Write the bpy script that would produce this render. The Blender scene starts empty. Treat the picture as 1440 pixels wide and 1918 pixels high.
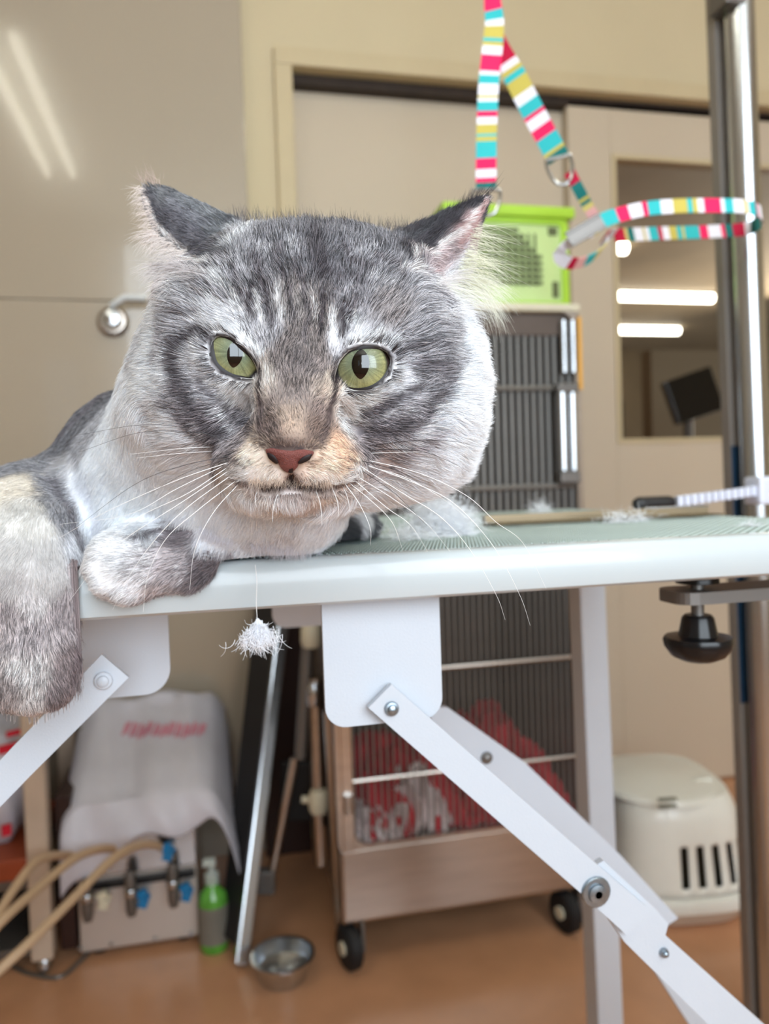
import bpy, bmesh, math, random
import numpy as np
from mathutils import Vector, Matrix
from mathutils.bvhtree import BVHTree
random.seed(7); RNG = np.random.default_rng(11)
scene = bpy.context.scene
COL = scene.collection
# ------------------------------------------------------------------ camera
F_PX = 1450.0; CAM_Z = 0.8365
_a, _b, _r = math.radians(12.6), math.radians(1.86), 0.033
_F0 = np.array([math.sin(_a), math.cos(_a), 0]); _R0 = np.array([math.cos(_a), -math.sin(_a), 0]); _Z = np.array([0, 0, 1.0])
CF = _F0*math.cos(_b) - _Z*math.sin(_b); _U0 = _Z*math.cos(_b) + _F0*math.sin(_b)
CU = _U0*math.cos(_r) + _R0*math.sin(_r); CR = _R0*math.cos(_r) - _U0*math.sin(_r)
CC = np.array([0, 0, CAM_Z])
cam_d = bpy.data.cameras.new('camera'); cam = bpy.data.objects.new('camera', cam_d); COL.objects.link(cam)
m = Matrix.Identity(4)
for i in range(3):
    m[i][0], m[i][1], m[i][2], m[i][3] = CR[i], CU[i], -CF[i], CC[i]
cam.matrix_world = m
cam_d.sensor_fit = 'VERTICAL'; cam_d.sensor_height = 24.0; cam_d.lens = 24.0*F_PX/1918.0
cam_d.clip_start = 0.01; cam_d.clip_end = 50
cam_d.dof.use_dof = True; cam_d.dof.focus_distance = 0.335
cam_d.dof.aperture_fstop = (cam_d.lens/1000.0)/0.0036
scene.camera = cam
# ------------------------------------------------------------------ light, exposure
world = bpy.data.worlds.new('world'); scene.world = world; world.use_nodes = True
world.node_tree.nodes['Background'].inputs[0].default_value = (0.82, 0.90, 1.0, 1)
world.node_tree.nodes['Background'].inputs[1].default_value = 0.9
def area(name, loc, rot, sx, sy, power, col):
    d = bpy.data.lights.new(name, 'AREA'); d.shape = 'RECTANGLE'; d.size = sx; d.size_y = sy; d.energy = power; d.color = col
    o = bpy.data.objects.new(name, d); o.location = loc; o.rotation_euler = rot; COL.objects.link(o); return o
area('window_daylight', (.42, -1.10, 1.50), (math.radians(90), 0, 0), 1.70, 1.55, 78, (0.82, 0.915, 1.0))
vs = scene.view_settings; vs.view_transform = 'Standard'; vs.look = 'None'; vs.gamma = 1.0; vs.exposure = -0.42; vs.use_curve_mapping = False
scene.display_settings.display_device = 'sRGB'
cy = scene.cycles; cy.max_bounces = 14; cy.diffuse_bounces = 12; cy.glossy_bounces = 4; cy.transmission_bounces = 12; cy.transparent_max_bounces = 8
cy.use_denoising = True; cy.sample_clamp_indirect = 8.0
cy.caustics_reflective = False; cy.caustics_refractive = False
area('next_room_fill', (5.2, 5.5, 1.6), (math.radians(90), 0, math.radians(100)), 1.5, 1.5, 110, (1.0, .93, .80))  # added fill lamp, brightens the room behind the door window
# ------------------------------------------------------------------ measuring helpers
def ray(px, py): return CF + (px-720)/F_PX*CR - (py-959)/F_PX*CU
def P(px, py, d): return CC + d*ray(px, py)
def onY(px, py, Y): v = ray(px, py); return CC + v*(Y/v[1])
def onZ(px, py, z): v = ray(px, py); return CC + v*((z-CAM_Z)/v[2])
def s2l(c):
    c = np.asarray(c, float)/255.0
    return np.where(c <= 0.04045, c/12.92, ((c+0.055)/1.055)**2.4)
# ------------------------------------------------------------------ materials
def mat(name, rgb, rough=0.5, metal=0.0, var=0.0, vscale=20, bump=0.0, bscale=80, coat=0.0, emit=None, trans=0.0, alpha=1.0, ior=1.45, stretch=None):
    m = bpy.data.materials.new(name); m.use_nodes = True; nt = m.node_tree; b = nt.nodes['Principled BSDF']
    c = tuple(s2l(rgb)) + (1,)
    b.inputs['Base Color'].default_value = c; b.inputs['Roughness'].default_value = rough; b.inputs['Metallic'].default_value = metal
    b.inputs['Coat Weight'].default_value = coat; b.inputs['Transmission Weight'].default_value = trans; b.inputs['IOR'].default_value = ior
    b.inputs['Alpha'].default_value = alpha
    tc = nt.nodes.new('ShaderNodeTexCoord'); mp = nt.nodes.new('ShaderNodeMapping'); nt.links.new(tc.outputs['Object'], mp.inputs[0])
    if stretch: mp.inputs['Scale'].default_value = stretch
    if var > 0:
        n = nt.nodes.new('ShaderNodeTexNoise'); n.inputs['Scale'].default_value = vscale; n.inputs['Detail'].default_value = 5
        nt.links.new(mp.outputs[0], n.inputs['Vector'])
        r = nt.nodes.new('ShaderNodeValToRGB'); r.color_ramp.elements[0].position = 0.3; r.color_ramp.elements[1].position = 0.7
        r.color_ramp.elements[0].color = tuple(x*(1-var) for x in c[:3])+(1,); r.color_ramp.elements[1].color = tuple(min(1, x*(1+var)) for x in c[:3])+(1,)
        nt.links.new(n.outputs['Fac'], r.inputs[0]); nt.links.new(r.outputs[0], b.inputs['Base Color'])
    if bump > 0:
        n = nt.nodes.new('ShaderNodeTexNoise'); n.inputs['Scale'].default_value = bscale; n.inputs['Detail'].default_value = 3
        nt.links.new(mp.outputs[0], n.inputs['Vector'])
        u = nt.nodes.new('ShaderNodeBump'); u.inputs['Strength'].default_value = bump; u.inputs['Distance'].default_value = 0.002
        nt.links.new(n.outputs['Fac'], u.inputs['Height']); nt.links.new(u.outputs[0], b.inputs['Normal'])
    if emit: b.inputs['Emission Color'].default_value = c; b.inputs['Emission Strength'].default_value = emit
    return m
def mat_attr(name, rough=0.8, spec=0.3):
    m = bpy.data.materials.new(name); m.use_nodes = True; nt = m.node_tree; b = nt.nodes['Principled BSDF']
    a = nt.nodes.new('ShaderNodeAttribute'); a.attribute_name = 'Col'; nt.links.new(a.outputs['Color'], b.inputs['Base Color'])
    b.inputs['Roughness'].default_value = rough; b.inputs['Specular IOR Level'].default_value = spec
    n = nt.nodes.new('ShaderNodeTexNoise'); n.inputs['Scale'].default_value = 900
    u = nt.nodes.new('ShaderNodeBump'); u.inputs['Strength'].default_value = 0.15; u.inputs['Distance'].default_value = 0.001
    nt.links.new(n.outputs['Fac'], u.inputs['Height']); nt.links.new(u.outputs[0], b.inputs['Normal'])
    return m
M = dict(
 wall=mat('painted_wall', (206, 192, 160), .75, var=.03, vscale=3, bump=.05),
 panel=mat('glossy_wall_panel', (172, 160, 142), .16, var=.02, vscale=2, coat=.4),
 casing=mat('casing', (200, 184, 150), .5, var=.02),
 door=mat('door_leaf', (200, 186, 166), .55, var=.02, vscale=3),
 track=mat('dark_track', (48, 36, 28), .7, var=.2),
 floor=mat('vinyl_floor', (192, 142, 106), .24, var=.10, vscale=9, bump=.04, bscale=300),
 ceil=mat('ceiling_paint', (225, 220, 205), .8, bump=.1, var=.02),
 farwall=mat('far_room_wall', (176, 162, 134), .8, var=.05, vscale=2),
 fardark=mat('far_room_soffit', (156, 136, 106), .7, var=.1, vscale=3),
 tube=mat('lamp_tube', (255, 250, 232), .5, emit=16, var=0),
 white=mat('white_enamel', (226, 231, 232), .22, var=.015, vscale=6, coat=.3),
 whitepl=mat('white_coated_steel', (192, 198, 206), .42, var=.015, bump=.08, bscale=900),
 rim=mat('white_vinyl_rim', (188, 196, 198), .28, var=.02, vscale=8, coat=.2),
 mat_=mat('grey_green_rubber', (112, 126, 122), .7, var=.08, vscale=60, bump=.3, bscale=600),
 postgrey=mat('grey_painted_post', (138, 132, 126), .5, var=.05),
 ribs=mat('pale_rubber_ribs', (172, 186, 182), .65, var=.05),
 steel=mat('stainless_steel', (196, 186, 176), .28, metal=1, var=.06, vscale=12, bump=.05, bscale=200, stretch=(1, 1, 8)),
 satin=mat('satin_steel', (206, 198, 190), .38, metal=.55, var=.04, vscale=9),
 chrome=mat('chrome', (198, 202, 206), .24, metal=1, var=.05, vscale=9),
 dullsteel=mat('dull_grey_steel', (120, 116, 112), .45, metal=.7, var=.1, vscale=10),
 zinc=mat('zinc_plate', (150, 162, 172), .35, metal=.9, var=.15, vscale=300),
 blackpl=mat('black_plastic', (16, 16, 18), .3, var=.2),
 blackbd=mat('black_board', (30, 29, 30), .45, var=.1),
 rubber=mat('black_rubber', (22, 22, 24), .6, var=.2),
 cream=mat('cream_plastic', (214, 208, 184), .4, var=.03),
 green=mat('lime_plastic', (170, 214, 60), .4, var=.04),
 greentr=mat('pale_green_plastic', (196, 220, 150), .4, var=.05),
 wireg=mat('dark_olive_plastic', (92, 100, 62), .6, var=.1),
 carrier=mat('white_carrier_plastic', (226, 226, 218), .3, var=.02, coat=.2),
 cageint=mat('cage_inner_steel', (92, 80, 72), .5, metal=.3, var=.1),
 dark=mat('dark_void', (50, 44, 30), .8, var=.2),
 bag=mat('thin_white_plastic', (205, 205, 216), .4, var=.06, vscale=14, bump=.5, bscale=40),
 redink=mat('red_print', (206, 140, 158), .5, var=.15),
 wood=mat('pale_beige_post', (190, 172, 154), .5, var=.06),
 brown=mat('orange_brown_box', (150, 70, 40), .5, var=.15),
 darkbrown=mat('dark_fill_brown', (48, 24, 16), .5, var=.2),  # dark tone of the sheets that fill dark gaps by the racks
 hose=mat('tan_rubber_hose', (196, 168, 136), .5, var=.05),
 blue=mat('blue_lever', (20, 120, 176), .35, var=.05),
 bottle=mat('green_bottle', (90, 160, 60), .15, var=.2, vscale=50, coat=.4),
 clear=mat('clear_plastic', (214, 226, 222), .1, alpha=.55, var=.03),
 red=mat('red_blanket', (196, 30, 52), .9, var=.2, vscale=25, bump=.6, bscale=120),
 whitecl=mat('white_cloth', (220, 205, 205), .9, var=.1, bump=.5, bscale=200),
 bluewall=mat('blue_tape', (22, 56, 84), .5, var=.1),
 bluegrey=mat('blue_grey_panel', (70, 86, 102), .5, var=.08),
 amber=mat('amber_strip', (226, 168, 70), .5, var=.05),
 screen=mat('monitor_black', (12, 11, 10), .25, var=.1),
 cabg=mat('grey_green_cabinet', (108, 112, 98), .6, var=.06),
 greybag=mat('grey_fabric_bag', (120, 116, 106), .8, var=.1, bump=.4),
 gold=mat('brass_comb_metal', (140, 124, 98), .4, metal=.5, var=.08),
 bristle=mat('clear_bluish_plastic', (214, 220, 236), .25, var=.04, coat=.3),
 fluff=mat('loose_fur', (236, 238, 240), .9, var=.03),
)
gl = bpy.data.materials.new('window_glass'); gl.use_nodes = True
_b = gl.node_tree.nodes['Principled BSDF']; _b.inputs['Base Color'].default_value = (.02, .02, .02, 1); _b.inputs['Roughness'].default_value = .02
_b.inputs['Alpha'].default_value = .12; _b.inputs['Specular IOR Level'].default_value = .5; M['glass'] = gl
# ------------------------------------------------------------------ mesh builder
OFF = {}
class MB:
    def __init__(s): s.v = []; s.f = []; s.sm = []
    def add(s, vs_, fs_, smooth=False):
        n = len(s.v); s.v += [tuple(float(c) for c in v) for v in vs_]
        s.f += [tuple(i+n for i in f) for f in fs_]; s.sm += [smooth]*len(fs_); return s
    def boxm(s, c, ax, ay, az, bev=0.0):
        """box about c with half-axis vectors; bev = chamfer width (m)"""
        c, ax, ay, az = [np.asarray(q, float) for q in (c, ax, ay, az)]
        L = [np.linalg.norm(q) for q in (ax, ay, az)]
        if bev <= 0:
            vs_ = [c+i*ax+j*ay+k*az for i in (-1, 1) for j in (-1, 1) for k in (-1, 1)]
            s.add(vs_, [(0, 1, 3, 2), (4, 6, 7, 5), (0, 4, 5, 1), (2, 3, 7, 6), (0, 2, 6, 4), (1, 5, 7, 3)]); return s
        bm = bmesh.new(); bmesh.ops.create_cube(bm, size=2)
        for v in bm.verts: v.co = Vector((v.co.x*L[0], v.co.y*L[1], v.co.z*L[2]))
        bmesh.ops.bevel(bm, geom=list(bm.edges), offset=min(bev, min(L)*.9), segments=2, affect='EDGES', profile=.6)
        R = [ax/L[0], ay/L[1], az/L[2]]
        bm.verts.index_update()
        vs_ = [c+v.co.x*R[0]+v.co.y*R[1]+v.co.z*R[2] for v in bm.verts]
        fs_ = [tuple(v.index for v in f.verts) for f in bm.faces]; bm.free(); s.add(vs_, fs_); return s
    def box(s, x0, x1, y0, y1, z0, z1, bev=0.0):
        return s.boxm(((x0+x1)/2, (y0+y1)/2, (z0+z1)/2), (abs(x1-x0)/2, 0, 0), (0, abs(y1-y0)/2, 0), (0, 0, abs(z1-z0)/2), bev)
    def bar(s, a, b, w, t, up=(0, 1, 0), bev=0.0):
        """flat bar from a to b, width w across, thickness t along 'up'"""
        a, b, up = [np.asarray(q, float) for q in (a, b, up)]
        d = b-a; L = np.linalg.norm(d); d /= L; up = up-d*(up@d); up /= np.linalg.norm(up); sd = np.cross(d, up)
        return s.boxm((a+b)/2, d*L/2, up*t/2, sd*w/2, bev)
    def tube(s, pts, r, n=12, caps=True):
        pts = [np.asarray(p, float) for p in pts]; m_ = len(pts)
        rs = r if hasattr(r, '__len__') else [r]*m_
        t0 = pts[1]-pts[0]; t0 /= np.linalg.norm(t0)
        ref = np.array([0, 0, 1.]) if abs(t0[2]) < .9 else np.array([1., 0, 0])
        u = np.cross(t0, ref); u /= np.linalg.norm(u); vs_ = []
        for i, p in enumerate(pts):
            t = pts[min(i+1, m_-1)]-pts[max(i-1, 0)]; t /= (np.linalg.norm(t)+1e-12)
            u = u-t*(u@t); u /= np.linalg.norm(u); w = np.cross(t, u)
            for k in range(n):
                an = 2*math.pi*k/n; vs_.append(p+rs[i]*(math.cos(an)*u+math.sin(an)*w))
        fs_ = [(i*n+k, i*n+(k+1) % n, (i+1)*n+(k+1) % n, (i+1)*n+k) for i in range(m_-1) for k in range(n)]
        if caps: fs_ += [tuple(range(n))[::-1], tuple((m_-1)*n+k for k in range(n))]
        return s.add(vs_, fs_, True)
    def lathe(s, prof, c, axis=(0, 0, 1), n=28, sx=1, sy=1, mod=None):
        """prof: (radius, height) list"""
        axis = np.asarray(axis, float); axis /= np.linalg.norm(axis)
        ref = np.array([1., 0, 0]) if abs(axis[0]) < .9 else np.array([0, 1., 0])
        u = ref-axis*(ref@axis); u /= np.linalg.norm(u); w = np.cross(axis, u); c = np.asarray(c, float); vs_ = []
        for r, h in prof:
            for k in range(n):
                an = 2*math.pi*k/n; rr = r*(mod(an) if mod else 1)
                vs_.append(c+axis*h+rr*(sx*math.cos(an)*u+sy*math.sin(an)*w))
        fs_ = [(i*n+k, i*n+(k+1) % n, (i+1)*n+(k+1) % n, (i+1)*n+k) for i in range(len(prof)-1) for k in range(n)]
        return s.add(vs_, fs_, True)
    def prism(s, poly, o, u, v, t):
        """polygon in plane (o,u,v) extruded by vector t"""
        o, u, v, t = [np.asarray(q, float) for q in (o, u, v, t)]; n = len(poly)
        a = [o+p[0]*u+p[1]*v for p in poly]; b = [q+t for q in a]
        return s.add(a+b, [tuple(range(n))[::-1], tuple(range(n, 2*n))]+[(i, (i+1) % n, n+(i+1) % n, n+i) for i in range(n)])
    def grid(s, fn, nu, nv, smooth=True):
        vs_ = [fn(i/nu, j/nv) for i in range(nu+1) for j in range(nv+1)]
        return s.add(vs_, [(i*(nv+1)+j, (i+1)*(nv+1)+j, (i+1)*(nv+1)+j+1, i*(nv+1)+j+1) for i in range(nu) for j in range(nv)], smooth)
    def build(s, name, material, parent=None, solid=0):
        off = OFF.get(parent.name, np.zeros(3)) if parent else np.zeros(3)
        me = bpy.data.meshes.new(name); me.from_pydata([tuple(np.array(v)-off) for v in s.v], [], s.f)
        me.polygons.foreach_set('use_smooth', s.sm)
        bm = bmesh.new(); bm.from_mesh(me); bmesh.ops.recalc_face_normals(bm, faces=bm.faces)
        for e in bm.edges:
            if len(e.link_faces) == 2 and e.calc_face_angle(0) > .7: e.smooth = False
        bm.to_mesh(me); bm.free()
        me.materials.append(material); o = bpy.data.objects.new(name, me); COL.objects.link(o)
        if parent: o.parent = parent; OFF[o.name] = off
        else: OFF[o.name] = np.zeros(3)
        if solid: md = o.modifiers.new('solid', 'SOLIDIFY'); md.thickness = solid
        return o
def thing(name, label, cat, loc, group=None):
    o = bpy.data.objects.new(name, None); COL.objects.link(o); o.location = tuple(map(float, loc)); o.empty_display_size = .02
    OFF[o.name] = np.array(loc, float); o['label'] = label; o['category'] = cat
    if group: o['group'] = group
    return o
def tag(o, label, cat, group=None):
    o['label'] = label; o['category'] = cat
    if group: o['group'] = group
    return o
def struct(o): o['kind'] = 'structure'; return o
def rounded(x0, x1, z0, z1, r, corners=(1, 1, 1, 1), n=6):
    """rounded rectangle polygon, corners: bl, br, tr, tl"""
    out = []
    for (cx, cz, a0, on) in ((x0+r, z0+r, 180, corners[0]), (x1-r, z0+r, 270, corners[1]), (x1-r, z1-r, 0, corners[2]), (x0+r, z1-r, 90, corners[3])):
        if on: out += [(cx+r*math.cos(math.radians(a0+90*k/n)), cz+r*math.sin(math.radians(a0+90*k/n))) for k in range(n+1)]
        else: out.append((x0 if cx == x0+r else x1, z0 if cz == z0+r else z1))
    return out
def smoothpath(pts, n=8):
    pts = [np.asarray(p, float) for p in pts]; q = [2*pts[0]-pts[1]]+pts+[2*pts[-1]-pts[-2]]; out = []
    for i in range(1, len(q)-2):
        for k in range(n):
            t = k/n; a, b, c, d = q[i-1:i+3]
            out.append(.5*((2*b)+(c-a)*t+(2*a-5*b+4*c-d)*t*t+(3*b-a-3*c+d)*t**3))
    out.append(pts[-1]); return out
# ------------------------------------------------------------------ the room
YW = 1.842; YL = 1.80
struct(MB().box(-2.0, 3.4, -1.3, 9.0, -.05, 0).build('floor', M['floor']))
struct(MB().box(-2.0, 3.4, -1.3, YW, 2.42, 2.47).build('ceiling', M['ceil']))
struct(MB().box(-2.0, -1.9, -1.3, YW, 0, 2.42).build('wall_left', M['panel']))
struct(MB().box(3.0, 3.1, -1.3, YW, 0, 2.42).build('wall_right', M['wall']))
DX0, DX1, DTOP = .223, 1.80, 1.823     # door opening
wb = MB(); wb.box(-2.0, DX0-.04, YW, YW+.12, 0, 2.42); wb.box(DX0-.04, 3.1, YW, YW+.12, DTOP+.03, 2.42); wb.box(DX1, 3.1, YW, YW+.12, 0, DTOP+.03)
struct(wb.build('wall_back', M['wall']))
p_up = MB().box(-2.0, .108, YL, YW, 1.2655, 2.42, .002).build('trim_1', M['panel']); struct(p_up)
p_dn = MB().box(-2.0, .108, YL, YW, 0, 1.2635, .002).build('trim_2', M['panel']); struct(p_dn)
wf = MB(); wf.box(-2.0, -.92, -1.3, -1.2, 0, 2.42); wf.box(1.32, 3.1, -1.3, -1.2, 0, 2.42); wf.box(-.92, -.72, -1.3, -1.2, 0, .95); wf.box(-.72, 1.32, -1.3, -1.2, 0, .70); wf.box(-.92, 1.32, -1.3, -1.2, 2.3, 2.42); wf.box(-.72, -.45, -1.3, -1.2, .70, 2.3); wf.box(-.92, -.72, -1.3, -1.2, 1.65, 2.3)
struct(wf.build('wall_front', M['wall']))
wn = MB(); wn.box(.40, .44, -1.2, -1.04, .70, 2.3); wn.box(-.45, -.42, -1.2, -1.16, .70, 2.3); wn.box(1.29, 1.32, -1.2, -1.16, .70, 2.3); wn.box(-.45, 1.32, -1.2, -1.13, .92, .95)
struct(wn.build('window_1', M['white']))
# casing round the sliding door
cs = MB(); cs.box(DX0-.041, DX0, YW-.018, YW+.10, 0, DTOP, .003); struct(cs.build('trim_3', M['casing']))
cs = MB(); cs.box(DX0-.041, DX1, YW-.018, YW+.10, DTOP, DTOP+.041, .004); struct(cs.build('trim_4', M['casing']))
struct(MB().box(DX0, DX1, YW+.02, YW+.10, DTOP-.024, DTOP).build('trim_5', M['track']))
d1 = MB().box(DX0, .945, YW+.055, YW+.085, 0, DTOP-.018, .002).build('door_1', M['door']); struct(d1)
# right sliding leaf with its window: frame pieces round an opening
WX0, WX1, WZ0, WZ1 = 1.052, 1.66, .93, 1.684
d2 = MB(); d2.box(.932, WX0, YW+.02, YW+.05, .006, 1.812, .002); d2.box(WX1, DX1, YW+.02, YW+.05, .006, 1.812, .002)
d2.box(WX0, WX1, YW+.02, YW+.05, .006, WZ0); d2.box(WX0, WX1, YW+.02, YW+.05, WZ1, 1.812)
d2 = struct(d2.build('door_2', M['door']))
wf_ = MB(); wf_.box(WX0, WX0+.012, YW+.016, YW+.054, WZ0, WZ1); wf_.box(WX1-.012, WX1, YW+.016, YW+.054, WZ0, WZ1); wf_.box(WX0+.012, WX1-.012, YW+.016, YW+.054, WZ0, WZ0+.012); wf_.box(WX0+.012, WX1-.012, YW+.016, YW+.054, WZ1-.012, WZ1)
wf_.build('window_frame', M['casing'], d2)
MB().box(WX0+.01, WX1-.01, YW+.033, YW+.037, WZ0+.01, WZ1-.01).build('pane', M['glass'], d2)
# the room beyond the glass
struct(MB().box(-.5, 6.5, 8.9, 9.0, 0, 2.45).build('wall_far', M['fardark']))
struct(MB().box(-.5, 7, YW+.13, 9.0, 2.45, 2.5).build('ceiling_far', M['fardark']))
struct(MB().box(2.42, 2.9, 3.9, 4.0, 0, 1.55).build('wall_partition', M['farwall']))
struct(MB().box(6.5, 6.6, YW+.13, 9.0, 0, 2.45).build('wall_far_right', M['farwall']))
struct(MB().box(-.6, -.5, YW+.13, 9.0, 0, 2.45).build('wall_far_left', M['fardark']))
# ------------------------------------------------------------------ lamps
def ceiling_lamp(x, y0, y1, z, label, along='y', group=None):
    t = thing('ceiling_light', label, 'light', (x, (y0+y1)/2, z), group)
    MB().box(x-.13, x+.13, y0-.03, y1+.03, z+.0, z+.04, .004).build('housing', M['white'], t)
    for s in (-1, 1): MB().tube([(x+s*.057, y0, z-.02), (x+s*.057, y1, z-.02)], .016, 12).build('lamp_tube', M['tube'], t)
ceiling_lamp(-.635, -.35, .80, 2.38, 'twin tube ceiling light mirrored in the glossy panel at upper left')
ceiling_lamp(1.05, -.35, .80, 2.38, 'twin tube ceiling light over the right half of the room')
for k, (px0, px1, py, z) in enumerate(((1100, 1171, 462, 2.42), (1120, 1333, 553, 2.42), (1120, 1270, 617, 2.42))):
    a = onZ(px0, py, z); b = onY(px1, py, a[1]); b[2] = z
    t = thing('ceiling_light', ['tube light in the next room whose end shows just under the striped loop', 'long tube light seen through the door window', 'shorter tube light seen lowest through the door window'][k], 'light', (a+b)/2, None)
    MB().tube([a, b], .042, 12).build('lamp_tube', M['tube'], t)
    MB().box(a[0], b[0], a[1]-.08, a[1]+.08, z+.03, z+.05).build('housing', M['farwall'], t)
# things beyond the window
t = thing('monitor', 'black monitor tilted on an arm behind the door window', 'monitor', P(1300, 742, 3.3))
c = P(1296, 742, 3.3); sc_ = 3.3/F_PX; an = math.radians(19)
u = CR*math.cos(an)+CU*math.sin(an); w = -CR*math.sin(an)+CU*math.cos(an)
MB().boxm(c, u*45*sc_, w*42*sc_, CF*.03, .006).build('screen', M['screen'], t)
MB().boxm(c-CF*.031, u*41*sc_, w*38*sc_, CF*.002).build('screen_face', M['screen'], t)
MB().tube([c+CF*.05, c+CF*.05+np.array([0, 0, -.25]), c+CF*.1+np.array([.1, 0, .0])*1+np.array([0, 0, -float(c[2])-CF[2]*.1])], .02).build('arm', M['dullsteel'], t)
cb = MB(); cb.box(2.12, 2.42, 4.2, 4.6, 0, 1.30, .005)
tg = cb.build('filing_cabinet', M['cabg']); tag(tg, 'grey green cabinet standing low in the next room', 'cabinet')
# wall fixture on the left panel
c = onY(212, 603, YL)
t = thing('wall_hook', 'small silver round fitting on the glossy panel left of the cat', 'fixture', c)
MB().lathe([(0, 0), (.034, .0), (.034, -.006), (.026, -.014), (0, -.016)], c, (0, 1, 0)).build('base_plate', M['steel'], t)
MB().lathe([(.0, -.016), (.018, -.018), (.022, -.03), (.016, -.042), (0, -.045)], c, (0, 1, 0)).build('knob', M['chrome'], t)
MB().tube([c+np.array([0, -.02, .03]), c+np.array([.03, -.04, .045]), c+np.array([.075, -.04, .045])], .007).build('lever', M['white'], t)
# ------------------------------------------------------------------ cage on casters
CX0, CX1, CY0, CY1 = .193, .655, 1.305, 1.74
cage = thing('cage', 'stainless steel kennel cage on casters behind the table', 'cage', ((CX0+CX1)/2, 1.52, 0))
MB().box(CX0, CX1, CY0-.006, CY1, .083, .215, .006).build('base_box', M['steel'], cage)
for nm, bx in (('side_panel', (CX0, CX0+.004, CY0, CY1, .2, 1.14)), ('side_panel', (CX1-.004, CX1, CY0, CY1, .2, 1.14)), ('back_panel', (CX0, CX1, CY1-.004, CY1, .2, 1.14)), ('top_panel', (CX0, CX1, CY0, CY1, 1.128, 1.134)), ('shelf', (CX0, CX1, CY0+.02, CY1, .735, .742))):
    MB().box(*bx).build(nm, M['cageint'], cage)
# front frame with rounded opening corners
fr = MB()
ys, th = (0, CY0-.012, 0), (0, .014, 0)
outer = rounded(CX0-.004, CX1+.016, .215, 1.152, .03, (0, 0, 1, 1))
inner_x0, inner_x1 = CX0+.03, CX1-.004
def framering(mb, ox0, ox1, oz0, oz1, ix0, ix1, iz0, iz1, r, y, t):
    o = rounded(ox0, ox1, oz0, oz1, r+.01, (0, 0, 1, 1), 8); i = rounded(ix0, ix1, iz0, iz1, r, (1, 1, 1, 1), 8)
    o = rounded(ox0, ox1, oz0, oz1, .012, (1, 1, 1, 1), 8)
    n = len(o); V = [(a, y, b) for a, b in o]+[(a, y, b) for a, b in i]+[(a, y+t, b) for a, b in o]+[(a, y+t, b) for a, b in i]
    Fc = []
    for k in range(n):
        j = (k+1) % n
        Fc += [(k, j, n+j, n+k), (2*n+k, 3*n+k, 3*n+j, 2*n+j), (k, 2*n+k, 2*n+j, j), (n+k, n+j, 3*n+j, 3*n+k)]
    mb.add(V, Fc)
framering(fr, CX0-.004, CX1+.004, .215, 1.152, CX0+.022, CX1-.006, .222, 1.140, .03, CY0-.014, .016)
fr.build('front_frame', M['steel'], cage)
MB().box(CX0-.006, CX1+.006, CY0-.018, CY1, 1.1385, 1.154, .006).build('top_rim', M['cream'], cage)
MB().box(CX1-.001, CX1+.006, CY0-.018, CY0-.012, 1.0, 1.13).build('edge_strip', M['amber'], cage)
MB().box(CX0+.024, CX1-.008, CY0-.004, CY0+.004, 1.098, 1.137, .002).build('door_top_rail', M['cageint'], cage)
bar_me = None
def bars(x0, x1, pitch, w, z0, z1, y):
    me = None; n = int((x1-x0)/pitch)
    for k in range(n+1):
        x = x0+k*pitch
        if me is None:
            o = MB().box(x-w/2, x+w/2, y-.002, y+.002, z0, z1, .0012).build('bar', M['barsteel'], cage); me = o.data; xr = x
        else:
            o = bpy.data.objects.new('bar', me); COL.objects.link(o); o.parent = cage; o.location = (x-xr, 0, 0)
M['barsteel'] = mat('bar_steel', (122, 120, 116), .4, metal=.3, var=.05)
bars(CX0+.03, CX1-.012, .0140, .0068, .742, 1.10, CY0)
bars(CX0+.03, CX1-.014, 
 .0118, .0040, .215, .735, CY0)
def zy(px, py): return float(onY(px, py, CY0)[2])
for z, r, mt in ((zy(980, 728), .005, 'barsteel'), (zy(980, 912), .005, 'barsteel'), (zy(900, 1243), .004, 'steel'), (zy(740, 1452), .004, 'steel')):
    MB().tube([(CX0+.02, CY0-.006, z), (CX1-.008, CY0-.006, z)], r, 8).build('cross_rod', M[mt], cage)
MB().box(CX0+.022, CX1-.008, CY0-.008, CY0+.006, .728, .745, .002).build('middle_rail', M['steel'], cage)
MB().box(CX0+.004, CX0+.024, CY0-.018, CY0-.008, .215, .74, .002).build('hinge_post', M['steel'], cage)
for z in (.47, .30): MB().tube([(CX0+.014, CY0-.022, z-.016), (CX0+.014, CY0-.022, z+.016)], .007, 10).build('hinge', M['chrome'], cage)
lz0, lz1 = zy(1050, 882), zy(1050, 738)
lt = MB(); lt.tube([(onY(1043, 800, CY0)[0], CY0-.022, lz0), (onY(1043, 800, CY0)[0], CY0-.022, lz1)], .0095, 14)
lt.tube([(onY(1063, 800, CY0)[0], CY0-.02, lz0), (onY(1063, 800, CY0)[0], CY0-.02, lz1)], .0085, 14); lt = lt.build('latch_handle', M['chrome'], cage)
MB().boxm((onY(1053, 800, CY0)[0], CY0-.018, lz0-.012), (.018, 0, 0), (0, .012, 0), (0, 0, .010), .002).build('latch_foot', M['dullsteel'], lt)
MB().boxm((onY(1053, 800, CY0)[0], CY0-.018, lz1+.008), (.020, 0, 0), (0, .012, 0), (0, 0, .008), .002).build('latch_top', M['dullsteel'], lt)
for x in (onY(1050, 650, CY0)[0], onY(1067, 650, CY0)[0]): MB().tube([(x, CY0-.012, zy(1060, 700)), (x, CY0-.012, zy(1060, 603))], .0065, 10).build('latch_rod', M['chrome'], cage)
MB().boxm((onY(1074, 820, CY0)[0], CY0-.006, zy(1074, 810)), (.008, 0, 0), (0, .003, 0), (0, 0, .065), .001).build('blue_strip', M['bluegrey'], cage)
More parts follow.
